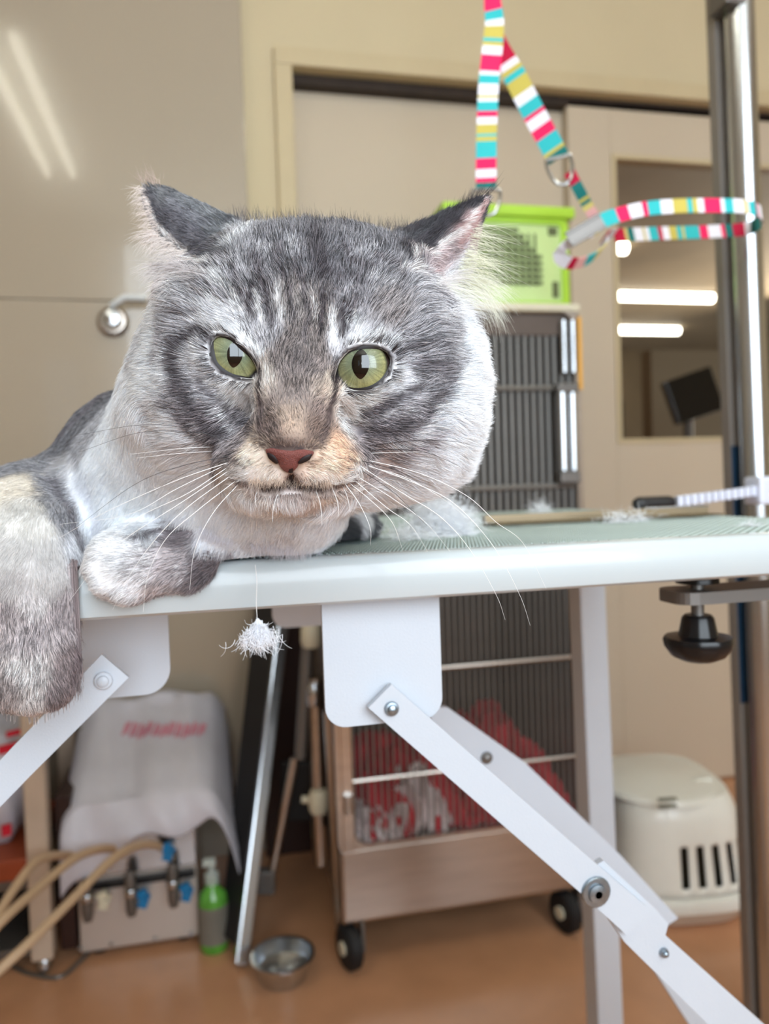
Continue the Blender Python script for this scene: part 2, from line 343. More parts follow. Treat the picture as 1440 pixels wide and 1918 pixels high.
for x, y in ((.205, 1.31), (.612, 1.31), (.22, 1.70), (.62, 1.70)):
    w = MB().lathe([(0, -.012), (.032, -.013), (.038, -.008), (.038, .008), (.032, .013), (0, .012)], (x, y, .039), (1, .25, 0), 24).build('caster', M['rubber'], cage)
    MB().lathe([(0, -.016), (.012, -.016), (.012, .016), (0, .016)], (x, y, .039), (1, .25, 0), 16).build('hub', M['cream'], w)
    MB().boxm((x+.022, y, .06), (.003, 0, 0), (0, .018, 0), (0, 0, .026), .001).build('fork', M['dullsteel'], w)
# the crumpled cloths inside the cage
def cloth_heap(name, label, cat, x0, x1, y0, y1, z0, h, m_, seed, group=None):
    rg = np.random.default_rng(seed); ph = rg.uniform(0, 6.28, (7, 2)); fr_ = rg.uniform(1.5, 6, (7, 2))
    def fn(s, t):
        e = (1-abs(2*s-1)**3)*(1-abs(2*t-1)**4)
        q = sum(math.sin(fr_[k, 0]*6*s+fr_[k, 1]*5*t+ph[k, 0])*(.22/(1+.25*k)) for k in range(7))
        return (x0+(x1-x0)*s+.006*math.sin(30*t+ph[0, 0]), y0+(y1-y0)*t+.008*math.sin(26*s), z0+h*max(.02, e*(.62+.6*q)))
    o = MB().grid(fn, 60, 34).build(name, M[m_], None, .003); return tag(o, label, cat, group)
cloth_heap('blanket', 'red blanket crumpled along the cage floor behind the lower door', 'blanket', .21, .45, 1.315, 1.66, .219, .135, 'red', 3)
cloth_heap('blanket', 'red blanket heaped in the right corner of the cage', 'blanket', .44, .645, 1.315, 1.68, .219, .165, 'red', 9)
cloth_heap('towel', 'pale striped towel lying over the red blanket at the cage front', 'towel', .29, .40, 1.312, 1.44, .222, .115, 'whitecl', 5)
cloth_heap('towel', 'pale towel tucked at the lower left of the cage', 'towel', .20, .30, 1.312, 1.46, .219, .05, 'whitecl', 8)
# green basket on the cage
c0, c1 = onY(842, 560, 1.42), onY(1055, 560, 1.42); bx0, bx1, bz0, bz1 = .455, .700, 1.156, 1.345
bk = thing('basket', 'lime green lidded plastic basket standing on top of the cage', 'basket', ((bx0+bx1)/2, 1.5, 1.156))
MB().box(bx0, bx1, 1.41, 1.62, bz0, bz0+.012, .004).build('basket_bottom', M['green'], bk)
f_ = MB(); f_.box(bx0, bx0+.012, 1.41, 1.62, bz0, bz1, .003); f_.box(bx1-.012, bx1, 1.41, 1.62, bz0, bz1, .003); f_.box(bx0, bx1, 1.60, 1.612, bz0, bz1, .003)
f_.build('side_wall', M['green'], bk)
ff = MB(); framering(ff, bx0, bx1, bz0+.0, bz1, bx0+.014, bx1-.014, bz0+.03, bz1-.01, .008, 1.408, .010); ff.build('front_frame', M['green'], bk)
MB().box(bx0+.01, bx1-.01, 1.413, 1.416, bz0+.024, bz1-.01).build('front_panel', M['greentr'], bk)
lz = thing('x', 'x', 'x', (0, 0, 0)); bpy.data.objects.remove(lz)
for j, zz in enumerate(np.arange(1.222, 1.322, .0125)):
    xa = bx0+.05 if j < 6 else bx0+.05; xb = bx1-.055-.012*max(0, j-4)
    MB().boxm(((xa+xb)/2, 1.411, zz), ((xb-xa)/2, 0, 0), (0, .0015, 0), (0, 0, .0032)).build('lattice_bar', M['wireg'], bk)
for j, xx in enumerate(np.arange(bx0+.055, bx1-.06, .0135)):
    MB().boxm((xx, 1.4115, 1.266), (.0022, 0, 0), (0, .001, 0), (0, 0, .05)).build('lattice_bar', M['wireg'], bk)
for a_, b_ in (((bx1-.04, 1.315), (bx1-.022, 1.33)), ((bx1-.034, 1.195), (bx1-.022, 1.225))):
    MB().box(a_[0], b_[0], 1.410, 1.414, a_[1], b_[1]).build('printed_mark', M['wireg'], bk)
MB().box(bx0-.012, bx1+.012, 1.398, 1.63, bz1, bz1+.022, .006).build('basket_rim', M['green'], bk)
# ------------------------------------------------------------------ leaning board
a, b = P(452, 1828, 1.36), P(534, 1130, 1.60)
bd = thing('folded_stand', 'black board with a silver edge leaning against the wall beside the cage', 'board', (a[0], a[1], 0))
a[2] = max(a[2], .008)
up = (b-a)/np.linalg.norm(b-a); b2 = a+up*.74
MB().bar(a, b2, .024, .016, (0.3, -1, 0.4), .003).build('silver_edge', M['chrome'], bd)
n_ = np.array([-.55, .83, .1])
pl = MB(); q0, q1 = a+up*.02, b2-up*.02
pl.add([q0+n_*.008, q1+n_*.008, q1+n_*.10, q0+n_*.07, q0+n_*.008+CR*.006, q1+n_*.008+CR*.006, q1+n_*.10+CR*.006, q0+n_*.07+CR*.006],
       [(0, 1, 2, 3), (7, 6, 5, 4), (0, 4, 5, 1), (1, 5, 6, 2), (2, 6, 7, 3), (3, 7, 4, 0)])
pl.build('board', M['blackbd'], bd)
# tubular folded rack with cream joints
rk = thing('tube_rack', 'folded rack of thin metal tubes with cream joints left of the cage', 'rack', (.14, 1.5, 0))
D = 1.46
def tb(p, q, r_, m_, nm='tube', dd=D, d2=None): return MB().tube([P(p[0], p[1], dd), P(q[0], q[1], d2 or dd)], r_, 12).build(nm, M[m_], rk)
tb((583, 1110), (563, 1420), .012, 'dullsteel'); tb((590, 1270), (601, 1618), .0135, 'steel'); tb((617, 1330), (640, 1740), .012, 'steel', dd=1.40)
tb((552, 1420), (506, 1650), .008, 'steel'); tb((582, 1090), (586, 1190), .011, 'cream')
for (x, y, rx, m_, nm) in ((583, 1190, .02, 'cream', 'joint'), (597, 1500, .019, 'cream', 'joint'), (588, 1300, .015, 'chrome', 'joint'), (628, 1398, .014, 'chrome', 'joint')):
    cc = P(x, y, D-.01); MB().lathe([(0, -.022), (rx*.8, -.022), (rx, -.012), (rx, .012), (rx*.8, .022), (0, .022)], cc, (.05, 0, 1), 14).build(nm, M[m_], rk)
MB().tube([P(565, 1497, D), P(600, 1500, D)], .007).build('joint_pin', M['cream'], rk)
MB().boxm(P(499, 1650, D), CR*.016, CF*.012, CU*.022, .003).build('foot_block', M['dullsteel'], rk)
MB().boxm(P(560, 1480, 1.6), CR*.035, CF*.01, CU*.06, .003).build('back_plate', M['blackbd'], rk)
db = MB().boxm((.145, 1.77, .39), (.052, 0, 0), (0, .006, 0), (0, 0, .39), .002).build('dark_filler', M['darkbrown']); tag(db, 'dark brown sheet filling the dark space behind the tube rack', 'board')  # sheet added to fill the dark space beside the cage
# steel bowl
c = onZ(531, 1830, 0)
bw = MB().lathe([(0, .003), (.032, .002), (.040, .0), (.044, .012), (.049, .036), (.055, .038), (.055, .041), (.048, .041), (.043, .018), (.026, .008), (0, .008)], c, (0, 0, 1), 40).build('pet_bowl', M['chrome'])
tag(bw, 'small round stainless steel bowl on the floor left of the caster', 'bowl')
# ------------------------------------------------------------------ device with hoses
dx0, dx1, dz = -.262, -.052, .235
dv = thing('oxygen_unit', 'stainless box with three hose connectors on the floor by the bottle', 'appliance', ((dx0+dx1)/2, 1.55, 0))
MB().box(dx0, dx1, 1.465, 1.70, .012, dz, .004).build('case', M['satin'], dv)
MB().box(dx0+.001, dx1-.001, 1.461, 1.466, .15, dz-.006, .002).build('polished_strip', M['chrome'], dv)
for x in (dx0+.03, dx1-.03): MB().lathe([(0, 0), (.012, 0), (.012, .013), (0, .013)], (x, 1.49, 0), (0, 0, 1), 14).build('foot', M['rubber'], dv)
MB().box(dx0+.004, dx1-.004, 1.455, 1.465, .128, .142, .002).build('dark_manifold', M['blackpl'], dv)
hz = [(165, 1725, 1655), (247, 1715, 1640), (326, 1698, 1625)]
for i, (x, yb, yt) in enumerate(hz):
    p0, p1 = onY(x, yb, 1.435), onY(x, yt, 1.435)
    cn = MB().lathe([(0, 0), (.007, 0), (.010, .012), (.0105, .035), (.008, .036), (.008, .05), (.010, .052), (.010, .07), (.007, (p1-p0)[2]+.01)], p0, (0, 0, 1), 18).build('connector', M['dullsteel'], dv)
    MB().tube([p0+np.array([0, 0, .03]), p0+np.array([0, .03, .035])], .009).build('elbow', M['dullsteel'], cn)
    MB().lathe([(.0108, .036), (.012, .038), (.012, .048), (.0108, .050)], p0, (0, 0, 1), 18).build('collar', M['chrome'], cn)
for (x, y, m_) in ((198, 1683, 'cream'), (272, 1680, 'blue'), (353, 1668, 'blue'), (318, 1592, 'blue')):
    c = onY(x, y, 1.44); w = MB(); w.boxm(c+np.array([-.006, 0, .006]), (.008, 0, .004), (0, .005, 0), (-.003, 0, .007), .002); w.boxm(c+np.array([-.004, 0, -.010]), (.008, 0, -.003), (0, .005, 0), (.003, 0, .008), .002); w.tube([c+np.array([.006, 0, 0]), c+np.array([-.002, .024, 0])], .004)
    w.build('valve_lever', M[m_], dv)
for k, (x, y) in enumerate(((150, 1775), (208, 1768), (290, 1757), (357, 1748))):
    c = onY(x, y, 1.4635); MB().lathe([(0, -.003), (.003, -.003), (.004, 0), (0, .001)], c, (0, 1, 0), 10).build('screw', M['chrome'], dv)
hoses = [[(165, 1665, 1.44), (163, 1628, 1.43), (150, 1607, 1.40), (115, 1602, 1.33), (70, 1612, 1.26), (30, 1660, 1.19), (-10, 1725, 1.13), (-60, 1810, 1.1)],
         [(247, 1650, 1.44), (243, 1615, 1.43), (225, 1594, 1.40), (190, 1590, 1.35), (140, 1608, 1.28), (70, 1665, 1.18), (0, 1728, 1.10), (-60, 1800, 1.06)],
         [(326, 1635, 1.44), (321, 1607, 1.43), (300, 1586, 1.40), (262, 1583, 1.34), (210, 1610, 1.26), (130, 1690, 1.16), (50, 1770, 1.08), (-20, 1835, 1.04), (-80, 1900, 1.0)]]
for i, h in enumerate(hoses):
    o = MB().tube(smoothpath([P(*q) for q in h], 7), [.0072+.0010*math.sin(k*.0) for k in range((len(h)-1)*7+1)], 12).build('hose', M['hose'])
    tag(o, ['tan rubber hose to the leftmost of the three connectors', 'tan rubber hose to the middle of the three connectors', 'tan rubber hose to the connector nearest the green bottle'][i], 'hose', 'tan hoses of the steel unit')
# carton under the plastic bag
ct = MB().box(dx0-.02, -.03, 1.67, 1.735, dz+.004, .365, .004).build('carton', M['cabg']); tag(ct, 'carton on the steel unit mostly covered by the plastic bag', 'box')
def bagsheet():
    def fn(s, t):
        # t: 0 back top -> front hanging hem ; s: left -> right
        x = -.285+.30*s; bulge = .012*math.sin(9*s+3*t)+.008*math.sin(23*s-7*t)
        if t < .35: k = t/.35; y = 1.745-.03*k; z = .405-.012*abs(2*s-1)**3+.006*math.sin(14*s)
        elif t < .65: k = (t-.35)/.3; y = 1.715-.25*k; z = .402-.115*k+bulge*.6
        else: k = (t-.65)/.35; y = 1.462-.022*math.sin(k*1.6)-bulge*.4; z = .287-k*(.075+.03*math.sin(5.2*s+.6)+.022*math.sin(11*s))
        if s > .86: q = (s-.86)/.14; z -= q*q*.12*(.4+t); x += .02*q*t
        if s < .14: q = (.14-s)/.14; z -= q*q*.05*(.3+t); x -= .0*q
        return (x, y-.004, z)
    return MB().grid(fn, 50, 50)
bg = thing('plastic_bag', 'white plastic bag draped over the box above the hose connectors', 'bag', (-.14, 1.6, .24))
sheet = bagsheet(); sheet_t = BVHTree.FromPolygons([Vector(v) for v in sheet.v], sheet.f); sheet.build('bag_sheet', M['bag'], bg, .002)
rp = MB()
for k in range(11):
    x_, y_ = 238+k*14, 1366+(k % 3)*2
    for dx, dy, w, hgt in ((-3, 0, 2.4, 9), (3, (k*7) % 5-2, 2.2, 7), (0, ((k*5) % 7)-3, 5, 2.2)):
        h_ = sheet_t.ray_cast(Vector(CC), Vector(ray(x_+dx, y_+dy)).normalized())
        if h_[0] is None: continue
        p_, n_ = np.array(h_[0]), np.array(h_[1]); n_ = -n_ if n_@(p_-CC) > 0 else n_; uu = CR-n_*(CR@n_); uu /= np.linalg.norm(uu); vv = np.cross(n_, uu)
        rp.boxm(p_+n_*.0022, uu*w*.00115, vv*hgt*.0022, n_*.0006)
rp.build('red_lettering', M['redink'], bg)
# green spray bottle
c = onZ(402, 1775, 0)
bt = thing('spray_bottle', 'clear green pump bottle standing right of the steel unit', 'bottle', c)
MB().lathe([(0, 0), (.024, 0), (.027, .006), (.027, .088), (.024, .104), (.012, .116), (.010, .124), (0, .124)], c, (0, 0, 1), 26).build('bottle_body', M['bottle'], bt)
MB().lathe([(.0273, .018), (.0276, .018), (.0276, .085), (.0273, .085)], c, (0, 0, 1), 26).build('bottle_label', M['greybag'], bt)
MB().lathe([(0, .122), (.013, .122), (.013, .140), (.006, .143), (.005, .16), (0, .16)], c, (0, 0, 1), 18).build('collar', M['clear'], bt)
MB().boxm(c+np.array([-.004, -.006, .163]), (.012, 0, 0), (0, .008, 0), (0, 0, .006), .003).build('pump_head', M['clear'], bt)
# rack at far left
rx = thing('storage_rack', 'beige posted storage rack cut by the left edge of the picture', 'rack', (-.38, 1.5, 0))
pz = onY(100, 1500, 1.44)
for x, y in ((-.318, 1.445), (-.318, 1.74)): 
    p = MB().box(x-.018, x+.018, y-.018, y+.018, .03, .62, .004).build('post', M['wood'], rx)
    MB().lathe([(0, 0), (.010, .002), (.014, .012), (.010, .024), (.006, .032), (0, .032)], (x, y, 0), (0, 0, 1), 18).build('foot', M['chrome'], p)
MB().box(-.295, -.268, 1.47, 1.75, .02, .30, .002).build('dark_gap_strip', M['darkbrown'], rx)  # dark strip stands in for the dark gap beside the post
MB().box(-.8, -.33, 1.44, 1.76, .155, .172, .002).build('shelf', M['dullsteel'], rx)
MB().box(-.8, -.33, 1.44, 1.76, .57, .59, .002).build('shelf', M['dullsteel'], rx)
MB().box(-.8, -.33, 1.45, 1.76, .03, .045, .002).build('shelf', M['dullsteel'], rx)
bx = MB().box(-.60, -.335, 1.43, 1.70, .176, .213, .004).build('carton', M['brown']); tag(bx, 'flat orange brown box on the rack shelf under the printed bag', 'box')
def pbag(name, label, x0, x1, y0, y1, z0, z1, seed):
    rg = np.random.default_rng(seed); t_ = thing(name, label, 'bag', ((x0+x1)/2, (y0+y1)/2, z0))
    def fn(s, t):
        a_ = 2*math.pi*s; ex = np.sign(math.cos(a_))*abs(math.cos(a_))**.5; ey = np.sign(math.sin(a_))*abs(math.sin(a_))**.5
        k = math.sin(math.pi*min(.97, .12+t*.85))**.35; wv = 1+.05*math.sin(7*a_+9*t)
        return ((x0+x1)/2+(x1-x0)/2*ex*k*wv, (y0+y1)/2+(y1-y0)/2*ey*k*wv, z0+(z1-z0)*t)
    MB().grid(fn, 48, 16).build('bag_sheet', M['bag'], t_); return t_
b3 = pbag('plastic_bag', 'white plastic bag with red print on the rack at the left edge', -.60, -.337, 1.46, 1.70, .214, .45, 2)
rp = MB()
for (x, y, w, h) in ((22, 1400, 22, 8), (30, 1372, 16, 5), (12, 1555, 8, 10), (35, 1440, 10, 3)):
    c = onY(x, y, 1.452); rp.boxm(c, (w/1000., 0, w/6000.), (0, .001, 0), (0, 0, h/1000.))
rp.build('red_print', M['red'], b3)
wr = MB().tube(smoothpath([onZ(10, 1800, .004), onZ(50, 1822, .004), onZ(110, 1830, .004), onZ(150, 1800, .004), onZ(170, 1780, .006)], 6), .0035, 8).build('cable', M['dullsteel']); tag(wr, 'thin grey cable curving on the floor round the rack foot', 'cable')
# ------------------------------------------------------------------ pet carrier
kc = np.array([.870, 1.40, 0.0])
ka = math.radians(-8)
cr = thing('pet_carrier', 'white plastic pet carrier with slotted side on the floor at right', 'pet carrier', kc)
CAR_A = np.linspace(0, 2*math.pi, 2001); _cx = .15*np.sign(np.cos(CAR_A))*abs(np.cos(CAR_A))**.62; _cy = .17*np.sign(np.sin(CAR_A))*abs(np.sin(CAR_A))**.62
CAR_S = np.concatenate([[0], np.cumsum(np.hypot(np.diff(_cx), np.diff(_cy)))]); CAR_S /= CAR_S[-1]
def car(s, hgt, y_off=0, rx_=.15, ry_=.17): 
    e = .62; a_ = float(np.interp(s % 1.0, CAR_S, CAR_A))
    x = rx_*np.sign(math.cos(a_))*abs(math.cos(a_))**e; y = ry_*np.sign(math.sin(a_))*abs(math.sin(a_))**e
    return kc+np.array([x*math.cos(ka)-y*math.sin(ka), x*math.sin(ka)+y*math.cos(ka), hgt])
lev = [(0, .80), (.006, .86), (.030, .93), (.036, .985), (.052, 1.0), (.058, .985), (.062, .93)]
o = MB().grid(lambda s, t: car(s, *[(l[0]) for l in [lev[min(len(lev)-1, int(round(t*(len(lev)-1))))]]], 0, .145*lev[min(len(lev)-1, int(round(t*(len(lev)-1))))][1], .17*lev[min(len(lev)-1, int(round(t*(len(lev)-1))))][1]), 72, len(lev)-1)
o.build('lower_tray', M['carrier'], cr)
# upper shell with real slots: rows of a grid, cells left open
NS, ZR = 120, [.060, .078, .152, .160, .175, .195, .210, .222, .229, .232]
def shellr(z):
    k = (z-.06)/.17; return .925-.13*k-.75*max(0, k-.80)**1.5
vs_, fs_ = [], []
for z in ZR:
    for k in range(NS): vs_.append(car(k/NS, z, 0, .145*shellr(z), .17*shellr(z)))
# slots face the camera side (-y): parameter around .75
slots = set()
for kk in range(5):
    base = 86+4*kk; slots |= {(base, 1), (base+1, 1)}
for i in range(len(ZR)-1):
    for k in range(NS):
        if (k, i) in slots: continue
        fs_.append((i*NS+k, i*NS+(k+1) % NS, (i+1)*NS+(k+1) % NS, (i+1)*NS+k))
ctop = len(vs_); vs_.append(kc+np.array([0, 0, .234]))
for k in range(NS): fs_.append(((len(ZR)-1)*NS+k, (len(ZR)-1)*NS+(k+1) % NS, ctop))
MB().add(vs_, fs_, True).build('upper_shell', M['carrier'], cr, .003)
MB().lathe([(0, .02), (.9, .02), (.9, .15), (.8, .2), (0, .2)], kc, (0, 0, 1), 40, .118, .135).build('dark_core', M['dark'], cr)  # dark drum fills the shell, its colour stands for shade behind the slots
lid = MB().lathe([(.0, .233), (.60, .233), (.74, .229), (.78, .222), (.80, .224), (.76, .234), (.60, .240), (0, .2405)], kc+np.array([-.02, -.01, 0]), (0, 0, 1), 48, .145, .16).build('top_lid', M['carrier'], cr)
MB().boxm(kc+np.array([.055, -.06, .237]), (.018, 0, 0), (0, .006, 0), (0, 0, .006), .002).build('catch', M['carrier'], cr)
for k, yy in enumerate((1497, 1510)):
    c = onY(1250, yy, kc[1]-.150+.003*k); MB().boxm(c, (.018, 0, -.001), (0, .004, 0), (0, 0, .0022), .001).build('grip_rib', M['cabg'], cr)
gb = MB().grid(lambda s, t: (.80+.16*s, 1.79-.06*t+.01*math.sin(9*s), .002+.285*(math.sin(math.pi*min(1, .08+.9*s))**.4)*(1-.1*t)*(1 if t > .01 else 1)*min(1, 1.3-.9*s)), 24, 8).build('fabric_bag', M['greybag'], None, .01)
tag(gb, 'grey fabric bag against the door behind the white pet carrier', 'bag')
# ------------------------------------------------------------------ grooming stand pole (right)
PX, PY = .742, .965
st = thing('grooming_stand', 'tall chrome pole with a flat grey post behind the table edge', 'stand', (PX, PY, 0))
pt, pb_ = onY(1383, 0, PY), onY(1437, 1500, PY); pdir = (pt-pb_)/np.linalg.norm(pt-pb_)
def onpole(z, r_=.0155, y=0): return pb_+pdir*((z-pb_[2])/pdir[2])
MB().tube([onpole(.02), onpole(1.87)], .0200, 28).build('chrome_pole', M['chrome'], st)
o1, o2 = onpole(.02)+np.array([-.0085, .036, 0]), onpole(1.87)+np.array([-.0085, .036, 0])
MB().bar(o1, o2, .022, .02, (0, 1, 0), .002).build('grey_post', M['postgrey'], st)
o1, o2 = onpole(.50)+np.array([-.0085, .0355, 0]), onpole(.88)+np.array([-.0085, .0355, 0])
MB().bar(o1, o2, .0215, .0202, (0, 1, 0), .002).build('blue_band', M['bluewall'], st)
PX = float(onpole(1.5)[0])
MB().boxm((PX-.018, PY+.0, 1.505), (.016, 0, 0), (0, .02, 0), (0, 0, .022), .003).build('bracket', M['dullsteel'], st)
MB().lathe([(0, -.003), (.006, -.003), (.007, .002), (0, .002)], (PX-.022, PY-.022, 1.495), (0, 1, 0), 10).build('bolt', M['brown'], st)
MB().box(PX-.30, PX+.03, PY-.012, PY+.012, 1.86, 1.884, .003).build('arm', M['chrome'], st)
MB().box(PX-.30, PX-.02, PY-.2, PY+.2, .0, .02, .004).build('foot_plate', M['dullsteel'], st) if False else MB().box(PX+.03, PX+.13, PY-.03, PY+.03, .0, .02, .004).build('foot_plate', M['dullsteel'], st)
# ------------------------------------------------------------------ striped noose
SC = dict(p=(240, 34, 96), w=(238, 236, 244), t=(52, 186, 190), o=(200, 184, 88), d=(24, 116, 112), c=(190, 14, 60), k=(236, 180, 176), y=(214, 200, 120))
M['strap'] = mat_attr('striped_webbing', .75)
def strap(name, path, width, stripes, parent, wdir=None, thick=.0014, n=10):
    pts = smoothpath([np.asarray(q, float) for q in path], n); pts = np.array(pts)
    seg = np.linalg.norm(np.diff(pts, axis=0), axis=1); L = np.concatenate([[0], np.cumsum(seg)]); tot = L[-1]
    ln = np.array([s[1] for s in stripes], float); ln = ln/ln.sum()*tot; ed = np.concatenate([[0], np.cumsum(ln)])
    S = []; colr = []
    for i in range(len(stripes)):
        k = max(1, int(ln[i]/.006))
        for j in range(k): S.append(ed[i]+ln[i]*j/k); colr.append(stripes[i][0])
    S.append(tot); S = np.array(S)
    Q = np.stack([np.interp(S, L, pts[:, c]) for c in range(3)], 1)
    T = np.gradient(Q, axis=0); T /= np.linalg.norm(T, axis=1)[:, None]
    vs_, fs_, fc = [], [], []
    for i, q in enumerate(Q):
        view = (q-CC); view /= np.linalg.norm(view)
        wd = np.cross(view, T[i]) if wdir is None else np.asarray(wdir(i/(len(Q)-1)), float); wd = wd-T[i]*(wd@T[i]); wd /= np.linalg.norm(wd)
        nn = np.cross(wd, T[i]); hw_ = width(i/(len(Q)-1))/2 if callable(width) else width/2
        vs_ += [q-wd*hw_-nn*thick/2, q+wd*hw_-nn*thick/2, q+wd*hw_+nn*thick/2, q-wd*hw_+nn*thick/2]
    for i in range(len(Q)-1):
        for k in range(4): fs_.append((4*i+k, 4*i+(k+1) % 4, 4*i+4+(k+1) % 4, 4*i+4+k)); fc.append(colr[i])
    fs_ += [(3, 2, 1, 0), tuple(4*(len(Q)-1)+k for k in range(4))]; fc += [colr[0], colr[-1]]
    o = MB().add(vs_, fs_).build(name, M['strap'], parent); me = o.data
    at = me.color_attributes.new('Col', 'FLOAT_COLOR', 'CORNER'); li = 0
    assert len(me.polygons) == len(fc)
    for pgn, c_ in zip(me.polygons, fc):
        for _ in pgn.vertices: at.data[li].color = tuple(s2l(SC[c_]))+(1,); li += 1
    return o
DS = .88
ns = thing('grooming_noose', 'striped pink, teal and white webbing noose looped round the chrome pole', 'strap', P(920, 0, DS))
v1 = strap('hanging_strap', [P(928, -420, DS), P(924, -60, DS), P(922, 0, DS), P(926, 40, DS), P(922, 90, DS), P(915, 160, DS), P(911, 260, DS), P(910, 352, DS)],
      lambda u_: (.0165 if u_ < .53 else .0165+.0065*min(1, (u_-.53)/.12)),
      [('w', 60), ('t', 60), ('o', 50), ('w', 50), ('p', 60), ('t', 60), ('w', 60), ('p', 14+30), ('t', 18), ('w', 12), ('o', 23), ('t', 7), ('o', 8), ('w', 17), ('p', 31), ('w', 8), ('t', 16), ('w', 22), ('o', 5), ('w', 7), ('t', 18), ('p', 11), ('w', 14), ('o', 18), ('t', 5), ('o', 9), ('t', 32), ('p', 21), ('w', 16), ('p', 9), ('d', 10)], ns)
v2 = strap('slanting_strap', [P(930, 62, DS+.006), P(944, 100, DS+.006), P(968, 150, DS+.004), P(1004, 220, DS+.004), P(1046, 297, DS+.004)], lambda u_: .013+.012*min(1, u_*3),
      [('c', 50), ('w', 12), ('o', 9), ('t', 11), ('o', 25), ('w', 17), ('t', 20), ('p', 7), ('w', 18), ('p', 18), ('t', 24), ('o', 6), ('d', 12)], ns)
v3 = strap('short_strap', [P(1066, 322, DS), P(1082, 352, DS), P(1100, 385, DS+.01), P(1114, 408, DS+.02)], .0125, [('c', 20), ('d', 24), ('o', 5), ('d', 6), ('y', 9), ('k', 18)], ns)
DB = .93
v4 = strap('loop_strap', [P(1098, 436, DB-.02), P(1130, 413, DB-.01), P(1165, 401, DB), P(1210, 391, DB), P(1270, 386, DB), P(1340, 385, DB+.005), P(1395, 387, DB+.012), P(1422, 396, DB+.03), P(1424, 412, DB+.06), P(1400, 428, DB+.095), P(1330, 434, DB+.09), P(1240, 437, DB+.075), P(1150, 441, DB+.05)],
      .0178, [('w', 8), ('y', 12), ('t', 8), ('y', 8), ('t', 30), ('p', 20), ('w', 20), ('p', 8), ('t', 19), ('w', 18), ('o', 22), ('t', 8), ('o', 8), ('w', 10), ('p', 27), ('w', 6), ('t', 14), ('w', 19), ('o', 6), ('w', 4), ('t', 17), ('c', 7), ('w', 20), ('d', 14), ('w', 10), ('t', 30), ('d', 16), ('w', 10), ('c', 20), ('d', 14), ('p', 7), ('w', 24), ('p', 15), ('t', 27), ('o', 5), ('t', 9), ('o', 14), ('w', 13), ('c', 8), ('t', 17), ('w', 8), ('o', 4), ('w', 18), ('d', 12), ('y', 6), ('c', 20)], ns, wdir=lambda u_: (0, .15, 1))
v5 = strap('slider_loop', [P(1112, 428, DB-.02), P(1080, 447, DB-.025), P(1052, 466, DB-.02), P(1050, 484, DB-.01), P(1072, 494, DB), P(1104, 486, DB+.01), P(1128, 466, DB+.02), P(1132, 444, DB+.03), P(1150, 438, DB+.045)], .0165,
      [('w', 30), ('w', 26), ('w', 14), ('c', 10), ('k', 14), ('t', 16), ('y', 20), ('w', 10), ('c', 14), ('w', 16)], ns, wdir=lambda u_: (.25, -.75, .6))
sl = MB(); c0, c1 = P(1064, 449, DB-.035), P(1128, 412, DB-.035); dd_ = (c1-c0)/np.linalg.norm(c1-c0); sd = np.cross(dd_, CF)
sl.bar(c0+sd*.007, c1+sd*.007, .004, .004, CF, .001); sl.bar(c0-sd*.008, c1-sd*.008, .004, .004, CF, .001); sl.bar(c0, c1, .012, .0012, CF)
sl.build('metal_slider', M['dullsteel'], ns)
def dring(p0, p1, drop, d, nm):
    a_, b_ = P(*p0, d), P(*p1, d); mid = (a_+b_)/2; ax = (b_-a_)/2; dn = np.cross(ax, CF); dn = dn/np.linalg.norm(dn)
    if dn[2] > 0: dn = -dn
    pts = [a_, mid, b_, b_+dn*drop*.4, mid+ax*.65+dn*drop*.9, mid+dn*drop*1.08, mid-ax*.65+dn*drop*.9, a_+dn*drop*.4, a_]
    pts = [a_+(b_-a_)*k/4 for k in range(5)]+smoothpath(pts[2:], 5)[1:]
    return MB().tube(pts, .0021, 8).build(nm, M['chrome'], ns)
dring((886, 356), (936, 356), .027, DS-.004, 'metal_ring'); dring((1022, 300), (1068, 290), .029, DS-.002, 'metal_ring')
# ------------------------------------------------------------------ grooming table
TX0, TX1, TY0, TY1, TZ = -.42, .462, .41, .935, .80
tbl = thing('grooming_table', 'white folding grooming table with a ribbed grey green top', 'table', (0, .67, 0))
tt = MB()
prof = [(0, -.0255), (-.0025, -.0262), (-.0055, -.0245), (-.0072, -.019), (-.0076, -.0125), (-.0070, -.006), (-.005, -.0018), (-.002, -.0002), (.0, 0)]
def rimpath():
    r = .03; pts = []
    for (cx, cy_, a0) in ((TX0+r, TY0+r, 180), (TX1-r, TY0+r, 270), (TX1-r, TY1-r, 0), (TX0+r, TY1-r, 90)):
        for k in range(9):
            a_ = math.radians(a0+90*k/8); pts.append((cx, cy_, r, math.cos(a_), math.sin(a_)))
    return pts
RP = rimpath(); n = len(RP); V, Fc = [], []
full = [(.012, -.0262)]+prof+[(.006, .0002), (.006, -.004)]
for (cx, cy_, r, c_, s_) in RP:
    for (o_, z_) in full: V.append((cx+(r-o_-.0076)*c_, cy_+(r-o_-.0076)*s_, TZ+z_))
k_ = len(full)
for i in range(n):
    for j in range(k_-1): Fc.append((i*k_+j, ((i+1) % n)*k_+j, ((i+1) % n)*k_+j+1, i*k_+j+1))
tt.add(V, Fc, True); tt.build('edge_rim', M['rim'], tbl)
MB().box(TX0+.008, TX1-.008, TY0+.008, TY1-.008, TZ-.022, TZ-.003).build('table_board', M['white'], tbl)
mt_ = MB().box(TX0+.010, TX1-.010, TY0+.0095, TY1-.010, TZ-.003, TZ-.0004).build('rubber_mat', M['mat_'], tbl)
rb = MB(); x = TX0+.012; k = 0
